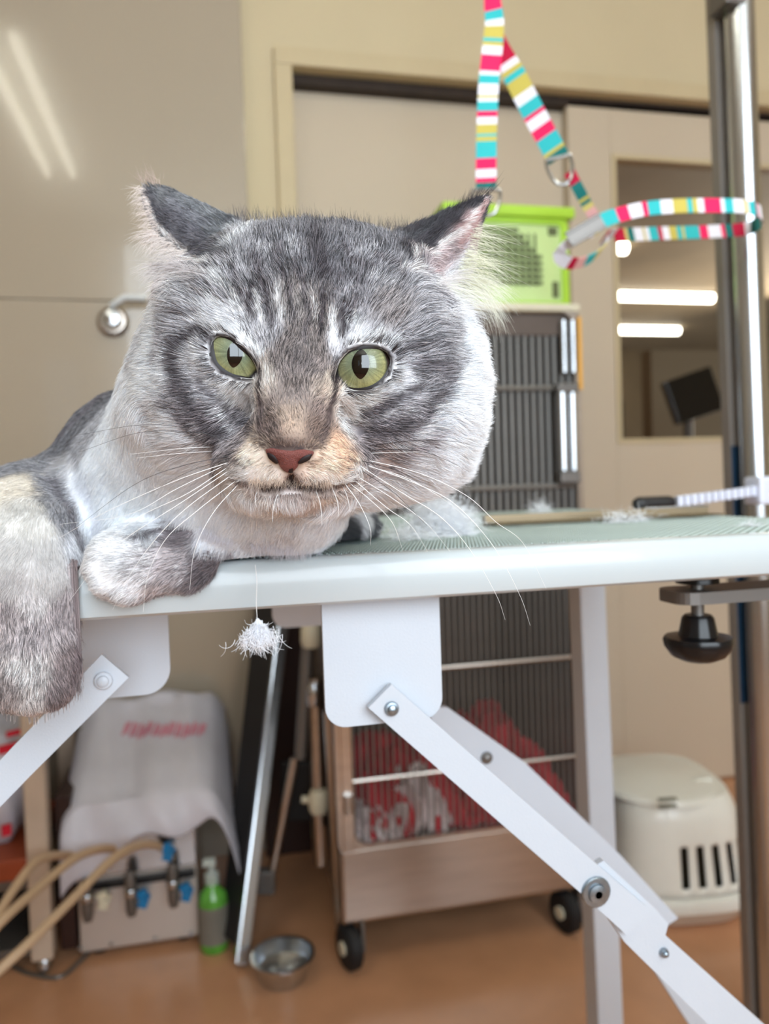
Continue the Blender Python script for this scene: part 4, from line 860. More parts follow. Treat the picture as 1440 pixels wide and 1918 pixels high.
# (px, py, colour, angle or None = away from the nose, length mm, lift deg, tabby 0..1)
ANC = [
 (450, 440, G(168), 100, 8, 30, .6), (520, 436, G(120), 95, 9, 34, .8), (600, 440, G(104), 92, 9, 36, .8), (700, 445, G(118), 88, 9, 36, .8), (765, 470, G(104), 70, 9, 30, .6),
 (410, 460, G(120, 2), 140, 7, 22, .5), (330, 420, G(112, 4), 150, 5, 14, .5), (290, 370, G(102, 3), 140, 5, 14, .5), (420, 430, G(106, 4), 140, 6, 20, .5), (375, 400, G(122, 4), 150, 5, 16, .5), (350, 450, G(100, 3), 160, 5, 14, .4),
 (312, 470, (226, 212, 208), 185, 8, 20, .1), (345, 500, (196, 186, 186), 180, 12, 26, .3), (350, 435, G(98, 4), 150, 5, 14, .5), (392, 448, G(100, 4), 145, 6, 16, .5), (385, 474, G(104, 4), 150, 6, 16, .5), (322, 514, (214, 206, 206), 190, 13, 26, .2),
 (500, 500, G(132), None, 6.5, 22, 1), (560, 485, G(118), None, 6.5, 24, 1), (620, 500, G(104), None, 6.5, 24, 1), (680, 485, G(122), None, 6.5, 24, 1), (725, 520, G(132), None, 8, 22, .8),
 (450, 530, G(150), None, 6.5, 22, 1), (400, 540, G(164), 135, 9, 22, .8), (350, 560, G(188, 1), 155, 12, 24, .5), (295, 590, G(222, 1), 170, 9, 24, .1), (268, 650, G(206, 1), 185, 9, 24, .2), (330, 620, G(176), 165, 10, 22, .5),
 (480, 580, G(142), None, 5, 18, 1), (540, 580, (132, 126, 124), None, 5, 18, 1), (600, 600, (122, 114, 111), None, 5, 18, 1), (660, 585, G(140), None, 5, 18, 1), (720, 595, (148, 142, 142), None, 8, 18, .9),
 (395, 605, G(202), 150, 7, 18, .3), (440, 612, G(206), 130, 6, 16, .3), (500, 625, G(164), None, 5, 14, .8), (640, 645, G(192), 75, 5, 14, .4), (700, 632, G(188), 50, 6, 16, .4), (765, 640, G(152), 20, 8, 18, .8), (820, 610, G(176), 15, 12, 22, .6),
 (560, 680, (104, 96, 95), None, 5, 16, 1), (525, 700, (122, 113, 111), None, 5, 16, 1), (595, 700, (126, 116, 113), None, 5, 16, 1), (545, 650, (116, 108, 106), None, 5, 16, 1), (590, 655, (120, 111, 108), None, 5, 16, 1), (500, 722, (206, 194, 185), None, 6, 16, .4), (612, 735, (200, 184, 170), None, 6, 16, .4),
 (545, 735, (124, 113, 109), None, 4, 14, 1), (545, 775, (152, 134, 122), None, 3.4, 14, .9), (548, 808, (168, 146, 130), None, 3, 14, .8), (508, 800, (104, 89, 84), None, 3.4, 14, .9), (590, 806, (108, 90, 82), None, 3.4, 14, .9), (545, 830, (112, 95, 88), None, 2.6, 14, .8), (500, 760, (120, 108, 104), None, 4, 14, .9), (604, 770, (124, 108, 102), None, 4, 14, .9),
 (450, 728, (226, 218, 214), 215, 6, 26, .4), (405, 722, G(192), 190, 6, 14, .4), (660, 752, (226, 216, 208), -20, 6, 26, .4), (742, 722, G(202), 0, 6, 14, .4),
 (400, 785, (132, 124, 127), 190, 8, 16, .9), (350, 745, (142, 137, 140), 185, 9, 18, .8), (300, 765, (204, 200, 202), 190, 9, 20, .3), (460, 785, (152, 146, 148), 195, 5, 12, .9), (440, 835, (146, 138, 140), 190, 6, 14, .8), (350, 830, (206, 200, 200), 200, 12, 22, .2),
 (700, 785, (134, 128, 132), -10, 7, 14, .9), (760, 775, (148, 143, 147), 0, 9, 18, .8), (745, 825, (168, 160, 162), -15, 10, 18, .6), (805, 700, (142, 139, 143), 5, 10, 18, .8), (842, 660, G(192, 1), 10, 9, 20, .4),
 (880, 700, (238, 240, 246), 5, 11, 36, 0), (880, 640, (236, 238, 244), 15, 11, 36, 0), (870, 800, (240, 242, 248), -12, 11, 36, 0), (830, 865, (236, 236, 242), -35, 11, 36, 0), (785, 855, (216, 210, 212), -25, 12, 22, .2), (700, 850, (172, 161, 160), -15, 7, 16, .6),
 (480, 850, (222, 202, 180), 200, 4.5, 15, .4), (455, 890, (222, 208, 198), 205, 5, 12, .3), (605, 858, (228, 196, 168), -15, 4.5, 15, .4), (640, 850, (224, 184, 156), -15, 4.5, 15, .4), (600, 900, (224, 202, 186), -60, 4, 12, .3), (545, 900, (170, 150, 142), -90, 3, 10, .5), (660, 888, (212, 196, 188), -30, 5, 14, .4), (500, 900, (220, 202, 186), 235, 4, 12, .3),
 (540, 938, (214, 202, 198), -90, 8, 20, .1), (480, 945, (232, 228, 228), 250, 10, 20, .1), (620, 950, (228, 220, 220), -75, 11, 20, .1), (700, 935, (234, 230, 232), -60, 12, 22, .1), (760, 915, (234, 231, 234), -50, 13, 24, .1),
 (560, 1000, (218, 216, 222), -95, 8, 26, .1), (500, 1010, (216, 214, 220), -100, 8, 26, .1), (450, 990, (234, 236, 242), 250, 8, 20, 0), (350, 950, (240, 243, 248), 240, 8, 18, 0), (250, 900, (240, 243, 248), 235, 8, 18, 0), (205, 850, (232, 235, 241), 225, 8, 18, 0), (180, 960, (224, 226, 232), 240, 8, 18, 0), (300, 850, (236, 238, 243), 230, 9, 20, 0), (262, 760, (230, 231, 236), 220, 11, 22, 0), (400, 915, (234, 232, 236), 235, 10, 20, 0), (280, 990, (214, 216, 222), 250, 8, 20, .1),
 (200, 745, G(112, 1), 220, 6, 14, .5), (140, 805, G(112, 1), 220, 6, 14, .5), (75, 850, G(132, 1), 215, 6, 14, .5), (160, 830, G(170, 1), 225, 6, 16, .3), (100, 905, G(140, 1), 225, 6, 16, .5), (125, 960, G(146, 1), 240, 6, 16, .5), (150, 1020, G(196, 1), 250, 7, 16, .3),
 (45, 905, (214, 203, 186), 250, 6, 16, .1), (55, 970, (206, 201, 194), 262, 5.5, 16, 0), (80, 1050, (204, 199, 196), 265, 5.5, 22, 0), (75, 1090, (198, 192, 189), 265, 5.5, 22, .1), (30, 1085, (194, 188, 186), 265, 5.5, 22, .1), (30, 1030, (204, 199, 195), 262, 5.5, 22, 0), (60, 1120, (196, 189, 188), 265, 5.5, 22, .5), (118, 1140, (166, 156, 157), 270, 6, 18, .6), (60, 1185, (164, 155, 156), 268, 6, 18, .8), (20, 1150, (160, 150, 150), 262, 6, 18, .7), (60, 1245, (192, 184, 182), 268, 6, 16, .8), (125, 1245, (130, 117, 117), 272, 5, 16, .6), (60, 1300, (188, 180, 177), 270, 5, 16, .7), (105, 1300, (124, 111, 111), 275, 5, 16, .6), (15, 1290, (150, 140, 138), 262, 5, 16, .7), (70, 1330, (190, 182, 180), 270, 4, 14, .4),
 (225, 1030, (228, 222, 224), 190, 5, 14, .4), (190, 1080, (228, 222, 222), 200, 5, 14, .2), (270, 1055, (204, 196, 198), 195, 6, 14, .6), (330, 1050, (166, 158, 160), 195, 6, 14, .7), (390, 1060, (122, 113, 116), 190, 6, 14, .6), (430, 1050, (72, 65, 69), 185, 5, 14, .4), (300, 1105, (166, 157, 157), 200, 5, 14, .6), (240, 1115, (210, 202, 202), 215, 5, 14, .4), (330, 1005, (120, 112, 115), 180, 6, 16, .5),
 (862, 720, (238, 240, 246), 5, 11, 36, 0), (850, 770, (234, 235, 241), -5, 11, 36, 0), (838, 810, (234, 235, 241), -15, 11, 36, 0), (872, 660, (238, 240, 246), 12, 11, 36, 0), (852, 612, (230, 231, 237), 18, 10, 22, .1), (812, 850, (232, 232, 238), -30, 11, 36, 0), (858, 830, (240, 242, 247), -22, 11, 36, 0), (898, 745, (242, 244, 249), 0, 11, 36, 0),
 (318, 700, (206, 204, 207), 180, 9, 20, .3), (290, 710, (226, 226, 230), 182, 9, 22, .1), (325, 800, (222, 220, 223), 195, 9, 20, .1), (345, 862, (230, 228, 231), 205, 10, 20, 0), (395, 872, (228, 224, 226), 210, 9, 18, .1), (262, 715, (232, 233, 238), 185, 9, 22, 0), (290, 645, (222, 222, 226), 175, 9, 22, .1), (300, 900, (240, 243, 248), 235, 8, 18, 0), (230, 960, (236, 240, 246), 240, 8, 18, 0), (500, 965, (230, 230, 234), 250, 9, 20, 0), (600, 980, (226, 225, 230), 275, 9, 22, 0), (660, 960, (226, 223, 227), 290, 11, 36, 0), (400, 1000, (226, 226, 232), 250, 8, 20, 0),
 (212, 785, (222, 223, 228), 225, 7, 18, 0), (175, 852, (220, 222, 228), 225, 7, 18, 0), (240, 735, (228, 229, 234), 215, 9, 22, 0), (225, 830, (236, 239, 245), 225, 8, 18, 0), (150, 900, (206, 207, 213), 230, 7, 18, .1), (60, 868, G(132, 1), 215, 6, 14, .5),
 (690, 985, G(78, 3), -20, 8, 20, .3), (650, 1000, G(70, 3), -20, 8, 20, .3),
 (830, 420, G(72, 2), 40, 7, 26, .4), (780, 455, G(80, 2), 60, 8, 26, .5), (890, 378, G(70, 2), 38, 6, 22, .4), (820, 500, (196, 180, 182), 20, 7, 16, .3), (870, 440, (188, 160, 160), 5, 6, 14, .1), (850, 500, (216, 205, 208), 0, 10, 18, .2), (850, 550, (226, 224, 228), -5, 12, 22, .2), (800, 550, G(176), 10, 11, 20, .6),
]
LIGHT = (236, 232, 232); DK = (64, 58, 62); DK2 = (84, 78, 82)
STR = [  # px points, half width px, colour, strength
 ([(478, 545), (470, 580), (466, 605)], 7, DK, .75), ([(500, 545), (506, 590), (508, 622)], 5, DK2, .7), ([(532, 520), (540, 570), (548, 610)], 6, DK2, .6), ([(572, 540), (575, 600), (570, 640)], 5, DK2, .55),
 ([(603, 555), (604, 600), (599, 630)], 6, DK, .75), ([(640, 580), (645, 600), (641, 628)], 9, (48, 42, 46), .95), ([(628, 555), (612, 575)], 6, DK2, .6), ([(664, 560), (660, 590)], 5, DK2, .5),
 ([(485, 560), (490, 610)], 5, LIGHT, .6), ([(518, 545), (526, 600)], 5, LIGHT, .45), ([(622, 590), (622, 640)], 6, LIGHT, .55), ([(660, 600), (668, 625)], 8, LIGHT, .6), ([(588, 560), (588, 610)], 4, LIGHT, .3),
 ([(470, 492), (490, 520), (500, 545)], 9, DK2, .6), ([(440, 510), (450, 545), (456, 580)], 7, DK2, .5), ([(520, 470), (530, 510)], 9, DK2, .5), ([(585, 440), (592, 480), (600, 520)], 15, DK, .55), ([(640, 470), (655, 500), (690, 515)], 8, DK2, .6), ([(660, 530), (680, 545)], 7, DK2, .55), ([(700, 490), (730, 500), (745, 530)], 8, DK2, .55), ([(560, 505), (562, 535)], 7, DK2, .5), ([(610, 520), (640, 535)], 7, DK2, .4), ([(430, 480), (405, 500), (385, 520)], 8, DK2, .6),
 ([(440, 430), (475, 420), (430, 460)], 12, (196, 196, 200), .7), ([(545, 455), (550, 490)], 8, (176, 174, 178), .6), ([(620, 445), (680, 450)], 8, (160, 158, 162), .4), ([(650, 490), (700, 470)], 5, (180, 178, 182), .5), ([(480, 470), (500, 490)], 7, (180, 178, 182), .5), ([(690, 530), (720, 545)], 6, (190, 188, 190), .5),
 ([(410, 520), (440, 560), (455, 590)], 8, (206, 204, 206), .6), ([(375, 545), (420, 580)], 8, (208, 206, 208), .5), ([(350, 530), (400, 560)], 5, DK2, .5), ([(340, 590), (380, 595)], 6, DK2, .45),
 ([(402, 618), (440, 622), (470, 648), (490, 676)], 8, LIGHT, .8), ([(640, 672), (662, 645), (700, 638), (735, 645)], 8, LIGHT, .8), ([(384, 665), (391, 692), (418, 714)], 5, LIGHT, .6), ([(743, 685), (730, 707), (704, 736)], 5, LIGHT, .6),
 ([(382, 628), (355, 640), (340, 670), (350, 700)], 13, DK2, .7), ([(320, 640), (300, 680)], 8, (140, 134, 138), .5), ([(745, 655), (780, 650), (820, 645)], 8, DK2, .6), ([(770, 680), (800, 690), (820, 720)], 10, (110, 105, 110), .6), ([(790, 600), (840, 590)], 8, (120, 115, 119), .5),
 ([(397, 700), (385, 735)], 6, DK2, .5), ([(400, 730), (435, 752), (466, 790), (474, 820)], 8, DK2, .6), ([(350, 715), (385, 765), (425, 805)], 10, DK2, .65), ([(350, 770), (390, 810), (420, 828)], 7, DK2, .55), ([(425, 765), (450, 800)], 6, (205, 200, 202), .5), ([(385, 790), (410, 815)], 5, (205, 200, 202), .4),
 ([(484, 705), (488, 735), (486, 768)], 7, (46, 36, 38), 1), ([(487, 755), (485, 790), (490, 830)], 9, (88, 76, 76), .6), ([(624, 718), (622, 745), (617, 772)], 8, (46, 36, 38), 1), ([(620, 760), (614, 795), (602, 828)], 9, (88, 74, 72), .6), ([(498, 705), (500, 735)], 5, (222, 208, 196), .4), ([(610, 716), (611, 742)], 5, (216, 196, 180), .4), ([(458, 722), (470, 745)], 7, (232, 220, 212), .5), ([(645, 742), (640, 765)], 7, (230, 216, 206), .5),
 ([(670, 772), (720, 752), (770, 725)], 9, DK2, .65), ([(680, 810), (730, 800), (775, 775), (795, 745)], 10, DK2, .6), ([(650, 790), (680, 790)], 6, DK2, .5), ([(700, 778), (750, 762)], 4, (206, 202, 206), .5), ([(720, 825), (765, 815), (800, 785), (812, 755)], 7, (214, 212, 216), .7), ([(745, 842), (790, 825), (815, 800)], 5, (160, 152, 156), .5), ([(640, 830), (680, 826)], 6, (120, 110, 112), .5),
 ([(436, 846), (462, 864), (470, 870)], 3.5, DK2, .8), ([(426, 864), (450, 878)], 3, DK2, .7), ([(432, 880), (455, 892)], 3, DK2, .6), ([(655, 838), (700, 832)], 4, DK, .7), ([(640, 858), (668, 850), (700, 846)], 4, DK, .75), ([(640, 876), (672, 872)], 3, DK2, .7), ([(648, 890), (676, 892)], 3, DK2, .6), ([(425, 855), (445, 866)], 3, LIGHT, .6), ([(670, 862), (700, 860)], 4, LIGHT, .6),
 ([(488, 828), (500, 840), (545, 835), (582, 844), (596, 834)], 5, (70, 58, 56), .8), ([(500, 845), (524, 876), (545, 886), (562, 876), (590, 850)], 4, (120, 98, 88), .5), ([(546, 886), (546, 904)], 4, (78, 62, 60), .8), ([(446, 900), (500, 917), (546, 908), (600, 919), (655, 902)], 6, (92, 76, 72), .85), ([(490, 912), (545, 914), (610, 914)], 9, (140, 120, 114), .7), ([(515, 790), (520, 825)], 6, (110, 96, 90), .4),
 ([(740, 450), (765, 480), (800, 448), (850, 405), (900, 366)], 22, (58, 55, 60), .85), ([(742, 520), (770, 502), (800, 474), (850, 434), (918, 364)], 5, (236, 218, 212), 1), ([(850, 455), (880, 425), (900, 392)], 9, (196, 158, 156), .7), ([(830, 490), (850, 470)], 8, (150, 132, 136), .5), ([(786, 520), (830, 520), (860, 500)], 7, (228, 222, 224), .5),
 ([(268, 352), (285, 408), (312, 442), (350, 474), (372, 486), (402, 498)], 6, (236, 226, 222), 1), ([(330, 500), (360, 515), (395, 525)], 9, (214, 206, 206), .6), ([(320, 400), (370, 440), (396, 466)], 20, (92, 90, 98), .6), ([(280, 360), (300, 410), (330, 445), (380, 470)], 10, (84, 82, 90), .5), ([(330, 380), (390, 420)], 12, (128, 127, 134), .5),
 ([(222, 712), (180, 755), (120, 805), (60, 850)], 18, (108, 104, 110), .85), ([(208, 700), (150, 760), (100, 800)], 6, (222, 220, 222), .5), ([(110, 900), (130, 950), (150, 1010)], 10, (120, 116, 121), .6),
 ([(360, 1085), (400, 1060), (430, 1040)], 16, (100, 92, 95), .5), ([(330, 1120), (380, 1100)], 8, (110, 100, 104), .5), ([(255, 1000), (300, 990), (360, 1000)], 6, (110, 102, 106), .6), ([(140, 1150), (145, 1200), (140, 1260)], 14, (104, 90, 92), .6), ([(345, 1055), (350, 1080)], 5, (214, 208, 212), .5),
]
for e in EYES:
    cx_, cy_ = e['c'][:2]; STR.append(([(cx_+(x-cx_)*1.09, cy_+(y-cy_)*1.09) for x, y in e['poly']+e['poly'][:1]], 5, (38, 30, 33), .85))
anc_p, anc_c, anc_f, anc_l, anc_u, anc_t = [], [], [], [], [], []
for (px, py, c_, an, ln_, lf, tb_) in ANC:
    h_ = hit(px, py)
    if h_ is None: DBG.append(('miss', px, py)); continue
    if an is None: an = math.degrees(math.atan2(-(py-NOSE[1]), px-NOSE[0]))
    anc_p.append(h_[0]); anc_c.append(s2l(c_)); anc_f.append(math.cos(math.radians(an))*CR+math.sin(math.radians(an))*CU); anc_l.append(ln_/1000); anc_u.append(math.radians(lf)); anc_t.append(tb_)
anc_p, anc_c, anc_f, anc_l, anc_u, anc_t = [np.array(q, np.float32) for q in (anc_p, anc_c, anc_f, anc_l, anc_u, anc_t)]
anc_all = np.concatenate([anc_c, anc_f, anc_l[:, None], anc_u[:, None], anc_t[:, None]], 1)
def fields(Pw):
    out = np.empty((len(Pw), 9), np.float32)
    for s_ in range(0, len(Pw), 20000):
        p = Pw[s_:s_+20000].astype(np.float32); d2 = ((p[:, None]-anc_p[None])**2).sum(2); w = 1/(d2+1.6e-5)**4; w /= w.sum(1, keepdims=True); out[s_:s_+20000] = w@anc_all
    return out
strokes = []
for pts, hw_, c_, k_ in STR:
    Q = []
    for (x0_, y0_), (x1_, y1_) in zip(pts[:-1], pts[1:]):
        n_ = max(2, int(math.hypot(x1_-x0_, y1_-y0_)/4))
        for i in range(n_+1):
            h_ = hit(x0_+(x1_-x0_)*i/n_, y0_+(y1_-y0_)*i/n_)
            if h_ is not None: Q.append(h_[0])
    if Q: Q = np.array(Q); strokes.append((Q, hw_*float(np.median((Q-CC)@CF))/F_PX, s2l(c_), k_))
def paint(Pw, base, jit=.00045):
    C_ = base.copy(); J = Pw+RNG.normal(0, jit, Pw.shape)
    for Q, hw_, c_, k_ in strokes:
        m_ = np.all((J > Q.min(0)-hw_*2.2) & (J < Q.max(0)+hw_*2.2), 1); ix = np.nonzero(m_)[0]
        if not len(ix): continue
        d_ = np.sqrt(((J[ix][:, None]-Q[None])**2).sum(2).min(1)); w = np.clip(1.5-d_/hw_, 0, 1); w = (w*w*(3-2*w)*min(1, k_*1.4))[:, None]
        C_[ix] = C_[ix]*(1-w)+c_*w
    return C_
def coat(c_):
    c_ = np.clip(c_, 0, 1)**.97; l_ = np.clip((c_.mean(1, keepdims=True)-.50)/.25, 0, 1); return c_+(np.array([.89, .925, .955])-c_)*l_*.55
vf = fields(VW); vcol = paint(VW, vf[:, :3], .0002)
at = body_me.color_attributes.new('Col', 'FLOAT_COLOR', 'POINT'); at.data.foreach_set('color', np.concatenate([coat(vcol), np.ones((len(vcol), 1))], 1).astype(np.float32).ravel())
sk = body_me.materials[0]; sk.node_tree.nodes.clear()
o_ = sk.node_tree.nodes.new('ShaderNodeOutputMaterial'); b_ = sk.node_tree.nodes.new('ShaderNodeBsdfPrincipled'); a_ = sk.node_tree.nodes.new('ShaderNodeAttribute'); a_.attribute_name = 'Col'
sk.node_tree.links.new(a_.outputs['Color'], b_.inputs['Base Color']); b_.inputs['Roughness'].default_value = .8; sk.node_tree.links.new(b_.outputs[0], o_.inputs[0])
# ------------------------------------------------------------------ hair
fur_m = bpy.data.materials.new('fur'); fur_m.use_nodes = True; nt = fur_m.node_tree; nt.nodes.clear()
o_ = nt.nodes.new('ShaderNodeOutputMaterial'); b_ = nt.nodes.new('ShaderNodeBsdfPrincipled'); a_ = nt.nodes.new('ShaderNodeAttribute'); a_.attribute_name = 'Col'
nt.links.new(a_.outputs['Color'], b_.inputs['Base Color']); b_.inputs['Roughness'].default_value = .55; b_.inputs['Specular IOR Level'].default_value = .25
tl = nt.nodes.new('ShaderNodeBsdfTranslucent'); nt.links.new(a_.outputs['Color'], tl.inputs['Color']); mx = nt.nodes.new('ShaderNodeMixShader'); mx.inputs[0].default_value = .0
nt.links.new(b_.outputs[0], mx.inputs[1]); nt.links.new(tl.outputs[0], mx.inputs[2]); nt.links.new(mx.outputs[0], o_.inputs[0])
def curves_object(name, pts, rad, col, parent=None):
    """pts (N,K,3) world, rad (N,K), col (N,K,3)"""
    N, K = pts.shape[:2]; off = OFF[parent.name] if parent else np.zeros(3)
    hc = bpy.data.hair_curves.new(name); hc.add_curves([K]*N)
    hc.attributes['position'].data.foreach_set('vector', (pts-off).astype(np.float32).ravel())
    ra = hc.attributes.get('radius') or hc.attributes.new('radius', 'FLOAT', 'POINT'); ra.data.foreach_set('value', rad.astype(np.float32).ravel())
    ca = hc.attributes.new('Col', 'FLOAT_COLOR', 'POINT'); ca.data.foreach_set('color', np.concatenate([col, np.ones((N, K, 1))], 2).astype(np.float32).ravel())
    hc.materials.append(fur_m); o = bpy.data.objects.new(name, hc); COL.objects.link(o)
    if parent: o.parent = parent
    OFF[o.name] = off; return o
def smoothnoise(p, sc, seed):
    rg = np.random.default_rng(seed); out = 0
    for k in range(5):
        d_ = rg.normal(0, 1, 3); d_ /= np.linalg.norm(d_); out = out+np.sin((p@d_)*sc*(.6+.35*k)+rg.uniform(0, 6.28))
    return out/2.2
N_HAIR = 560000
tri = np.concatenate([FC[:, [0, 1, 2]], FC[:, [0, 2, 3]]]); A, B, D3 = VW[tri[:, 0]], VW[tri[:, 1]], VW[tri[:, 2]]
nrm = np.cross(B-A, D3-A); ar = np.linalg.norm(nrm, axis=1)/2; nrm /= (2*ar[:, None]+1e-15)
_, Gv = grad_at((A+B+D3-3*CC)/3 @ BASIS); Gw = Gv @ BASIS.T; nrm = np.where((nrm*Gw).sum(1, keepdims=True) < 0, -nrm, nrm)
cen = (A+B+D3)/3; view = cen-CC; dist = np.linalg.norm(view, axis=1); facing = -(nrm*view).sum(1)/dist
q = (cen-CC); dz = q@CF; pxc = 720+F_PX*(q@CR)/dz; pyc = 959-F_PX*(q@CU)/dz
dens = np.where(facing > -.25, 1.0, .12)*(.34/np.maximum(dz, .3))**1.6; dens *= np.where((pxc > -60) & (pyc < 1500), 1, .15)
dens *= 1+.9*np.exp(-(((pxc-555)/260)**2+((pyc-760)/230)**2)); under = (cen[:, 2] < TZ+.004) & (cen[:, 1] > TY0); dens[under] = 0
w = ar*dens; ti = RNG.choice(len(tri), N_HAIR, p=w/w.sum()); r1, r2 = RNG.random(N_HAIR), RNG.random(N_HAIR); sq = np.sqrt(r1)
root = A[ti]*(1-sq)[:, None]+B[ti]*(sq*(1-r2))[:, None]+D3[ti]*(sq*r2)[:, None]
_, Gr = grad_at((root-CC)@BASIS); nr = Gr@BASIS.T; nr /= np.linalg.norm(nr, axis=1)[:, None]+1e-9
qq = root-CC; dz = qq@CF; hx = 720+F_PX*(qq@CR)/dz; hy = 959-F_PX*(qq@CU)/dz
keep = np.ones(len(root), bool)
for e in EYES:
    c = c2w(cam3(*e['c'])); near = np.linalg.norm(root-c, axis=1) < .022
    ds = np.full(len(root), 99.0); ds[near] = polysdf(e['poly'], hx[near], hy[near]); keep &= ~(ds < 5.0)
NOSEPOLY = [(497, 842), (508, 839), (524, 842), (545, 844), (562, 842), (578, 843), (588, 847), (582, 856), (570, 861), (561, 866), (556, 876), (545, 885), (536, 884), (526, 876), (520, 866), (510, 860), (500, 851)]
nn_ = (np.abs(hx-543) < 70) & (np.abs(hy-860) < 50) & (dz < .36); ds = np.full(len(root), 99.0); ds[nn_] = polysdf(NOSEPOLY, hx[nn_], hy[nn_]); keep &= ~(ds < 1.5)
root, nr, hx, hy, dz = root[keep], nr[keep], hx[keep], hy[keep], dz[keep]
fld = fields(root); col = coat(paint(root, fld[:, :3]))
T = fld[:, 3:6].astype(float)
# hair parts round the eyes
an = smoothnoise(root, 260, 1)*.22+smoothnoise(root, 700, 2)*.16+RNG.normal(0, .13, len(root))
T = T-nr*(T*nr).sum(1, keepdims=True); T /= np.linalg.norm(T, axis=1)[:, None]+1e-9; S_ = np.cross(nr, T)
T = T*np.cos(an)[:, None]+S_*np.sin(an)[:, None]
L = fld[:, 6]*(.75+.5*RNG.random(len(root)))*(1+.12*smoothnoise(root, 300, 3)); lift = np.clip(fld[:, 7]*(1+.35*RNG.normal(0, 1, len(root)))+.06*smoothnoise(root, 400, 4), .05, 1.2)
K = 5; t = np.linspace(0, 1, K)
pts = root[:, None]-nr[:, None]*.0006+(L[:, None]*t)[:, :, None]*(T*np.cos(lift)[:, None])[:, None]+(L[:, None]*(t-.42*t*t))[:, :, None]*(nr*(np.sin(lift)*1.1)[:, None])[:, None]
grav = (L[:, None]**2*t**2*3.5)[:, :, None]*np.array([0, 0, -1.]); pts = pts+grav
low = (pts[..., 2] < TZ+.0015) & (pts[..., 1] > TY0-.004); pts[..., 2] = np.where(low, TZ+.0015+.0006*RNG.random(low.shape), pts[..., 2])
rad0 = np.clip(.000074*(dz/.33), .00007, .0002)*(.8+.5*RNG.random(len(root))); rad = rad0[:, None]*np.array([1, 1, .9, .62, .12])
tb_ = fld[:, 8]; u_ = RNG.random(len(root)); lum = col.mean(1)
tb_ = np.clip(tb_*1.1+.08, 0, 1.15); var = np.where(u_ < .40, .38, np.where(u_ < .62, .95, 1.85)); gain = 1+(var-1)*tb_*1.0+RNG.normal(0, .10, len(root)); gain *= 1+.10*smoothnoise(root, 900, 6)*tb_
colp = np.clip(col[:, None]*gain[:, None, None]*(1+(tb_[:, None]*(t-.45)*.5*np.where(u_ > .5, 1, -.6)[:, None]))[:, :, None], .004, .95)
fur = curves_object('fur', pts, rad, colp, cat); fur['kind'] = 'stuff'
# ---- long hairs: ear furnishings, ear tips, crown guard hairs
def longhairs(name, specs, seed, r0=.00009, K=8, parent=cat):
    rg = np.random.default_rng(seed); PP, CCs, RR = [], [], []
    for (x0, y0, sx_, sy_, d_, a0, asd, lmin, lmax, curl, c_, n_) in specs:
        for _ in range(n_):
            f_ = rg.random(); px = x0+(sx_-x0)*f_+rg.normal(0, 3); py = y0+(sy_-y0)*f_+rg.normal(0, 3); h_ = hit(px, py, .55)
            p = h_[0] if h_ is not None else P(px, py, d_)
            a_ = math.radians(a0+rg.normal(0, asd)); l_ = rg.uniform(lmin, lmax)/1000; cu = math.radians(curl*(.6+.8*rg.random())); dz_ = rg.normal(-.15, .25); q = [p]; 
            for k in range(K-1):
                aa = a_+cu*k/(K-1); q.append(q[-1]+l_/(K-1)*(math.cos(aa)*CR+math.sin(aa)*CU+dz_*CF))
            PP.append(q); s_ = rg.normal(1, .10); CCs.append([np.clip(s2l(c_)*s_, .004, .95)]*K); RR.append(r0*np.linspace(1, .15, K)*rg.uniform(.7, 1.2))
    o = curves_object(name, np.array(PP), np.array(RR), np.array(CCs), parent); o['kind'] = 'stuff'; return o
W_ = (238, 238, 218)
longhairs('ear_tuft', [
 (868, 470, 892, 420, .385, -12, 14, 12, 26, -25, W_, 70), (850, 520, 872, 470, .385, -14, 12, 16, 32, -35, W_, 150), (835, 540, 868, 510, .383, -16, 9, 22, 36, -50, (240, 240, 226), 170),
 (840, 560, 868, 540, .383, -6, 10, 12, 24, -20, (240, 240, 234), 120), (800, 540, 850, 510, .38, 2, 12, 10, 20, -20, (226, 222, 222), 120), (860, 500, 872, 520, .385, -38, 5, 28, 40, -40, (242, 242, 226), 60),
 (800, 590, 860, 575, .38, -5, 12, 10, 18, -20, (236, 236, 240), 120),
 (900, 372, 920, 356, .388, 45, 5, 6, 13, 6, (60, 56, 58), 14), (262, 340, 300, 344, .402, 115, 24, 4, 9, 20, (190, 170, 160), 60), (266, 350, 300, 440, .40, 190, 22, 5, 12, 30, (228, 216, 210), 200), (285, 430, 360, 486, .392, 205, 22, 8, 16, 30, (228, 218, 213), 420), (300, 490, 345, 530, .395, 205, 20, 9, 17, 25, (226, 219, 217), 420), (330, 500, 400, 520, .38, 165, 20, 8, 14, 20, (196, 190, 191), 260)], 5)
longhairs('guard_hair', [(430, 415, 780, 440, .39, 92, 12, 5, 9, 5, (78, 74, 78), 520), (440, 430, 760, 460, .39, 94, 12, 5, 9, 5, (150, 148, 152), 400), (760, 450, 900, 372, .39, 62, 10, 5, 9, 5, (62, 58, 62), 320), (440, 600, 470, 640, .35, 105, 14, 8, 13, 20, (70, 64, 66), 12), (690, 625, 720, 640, .35, 70, 14, 8, 14, -20, (80, 70, 72), 10)], 6)
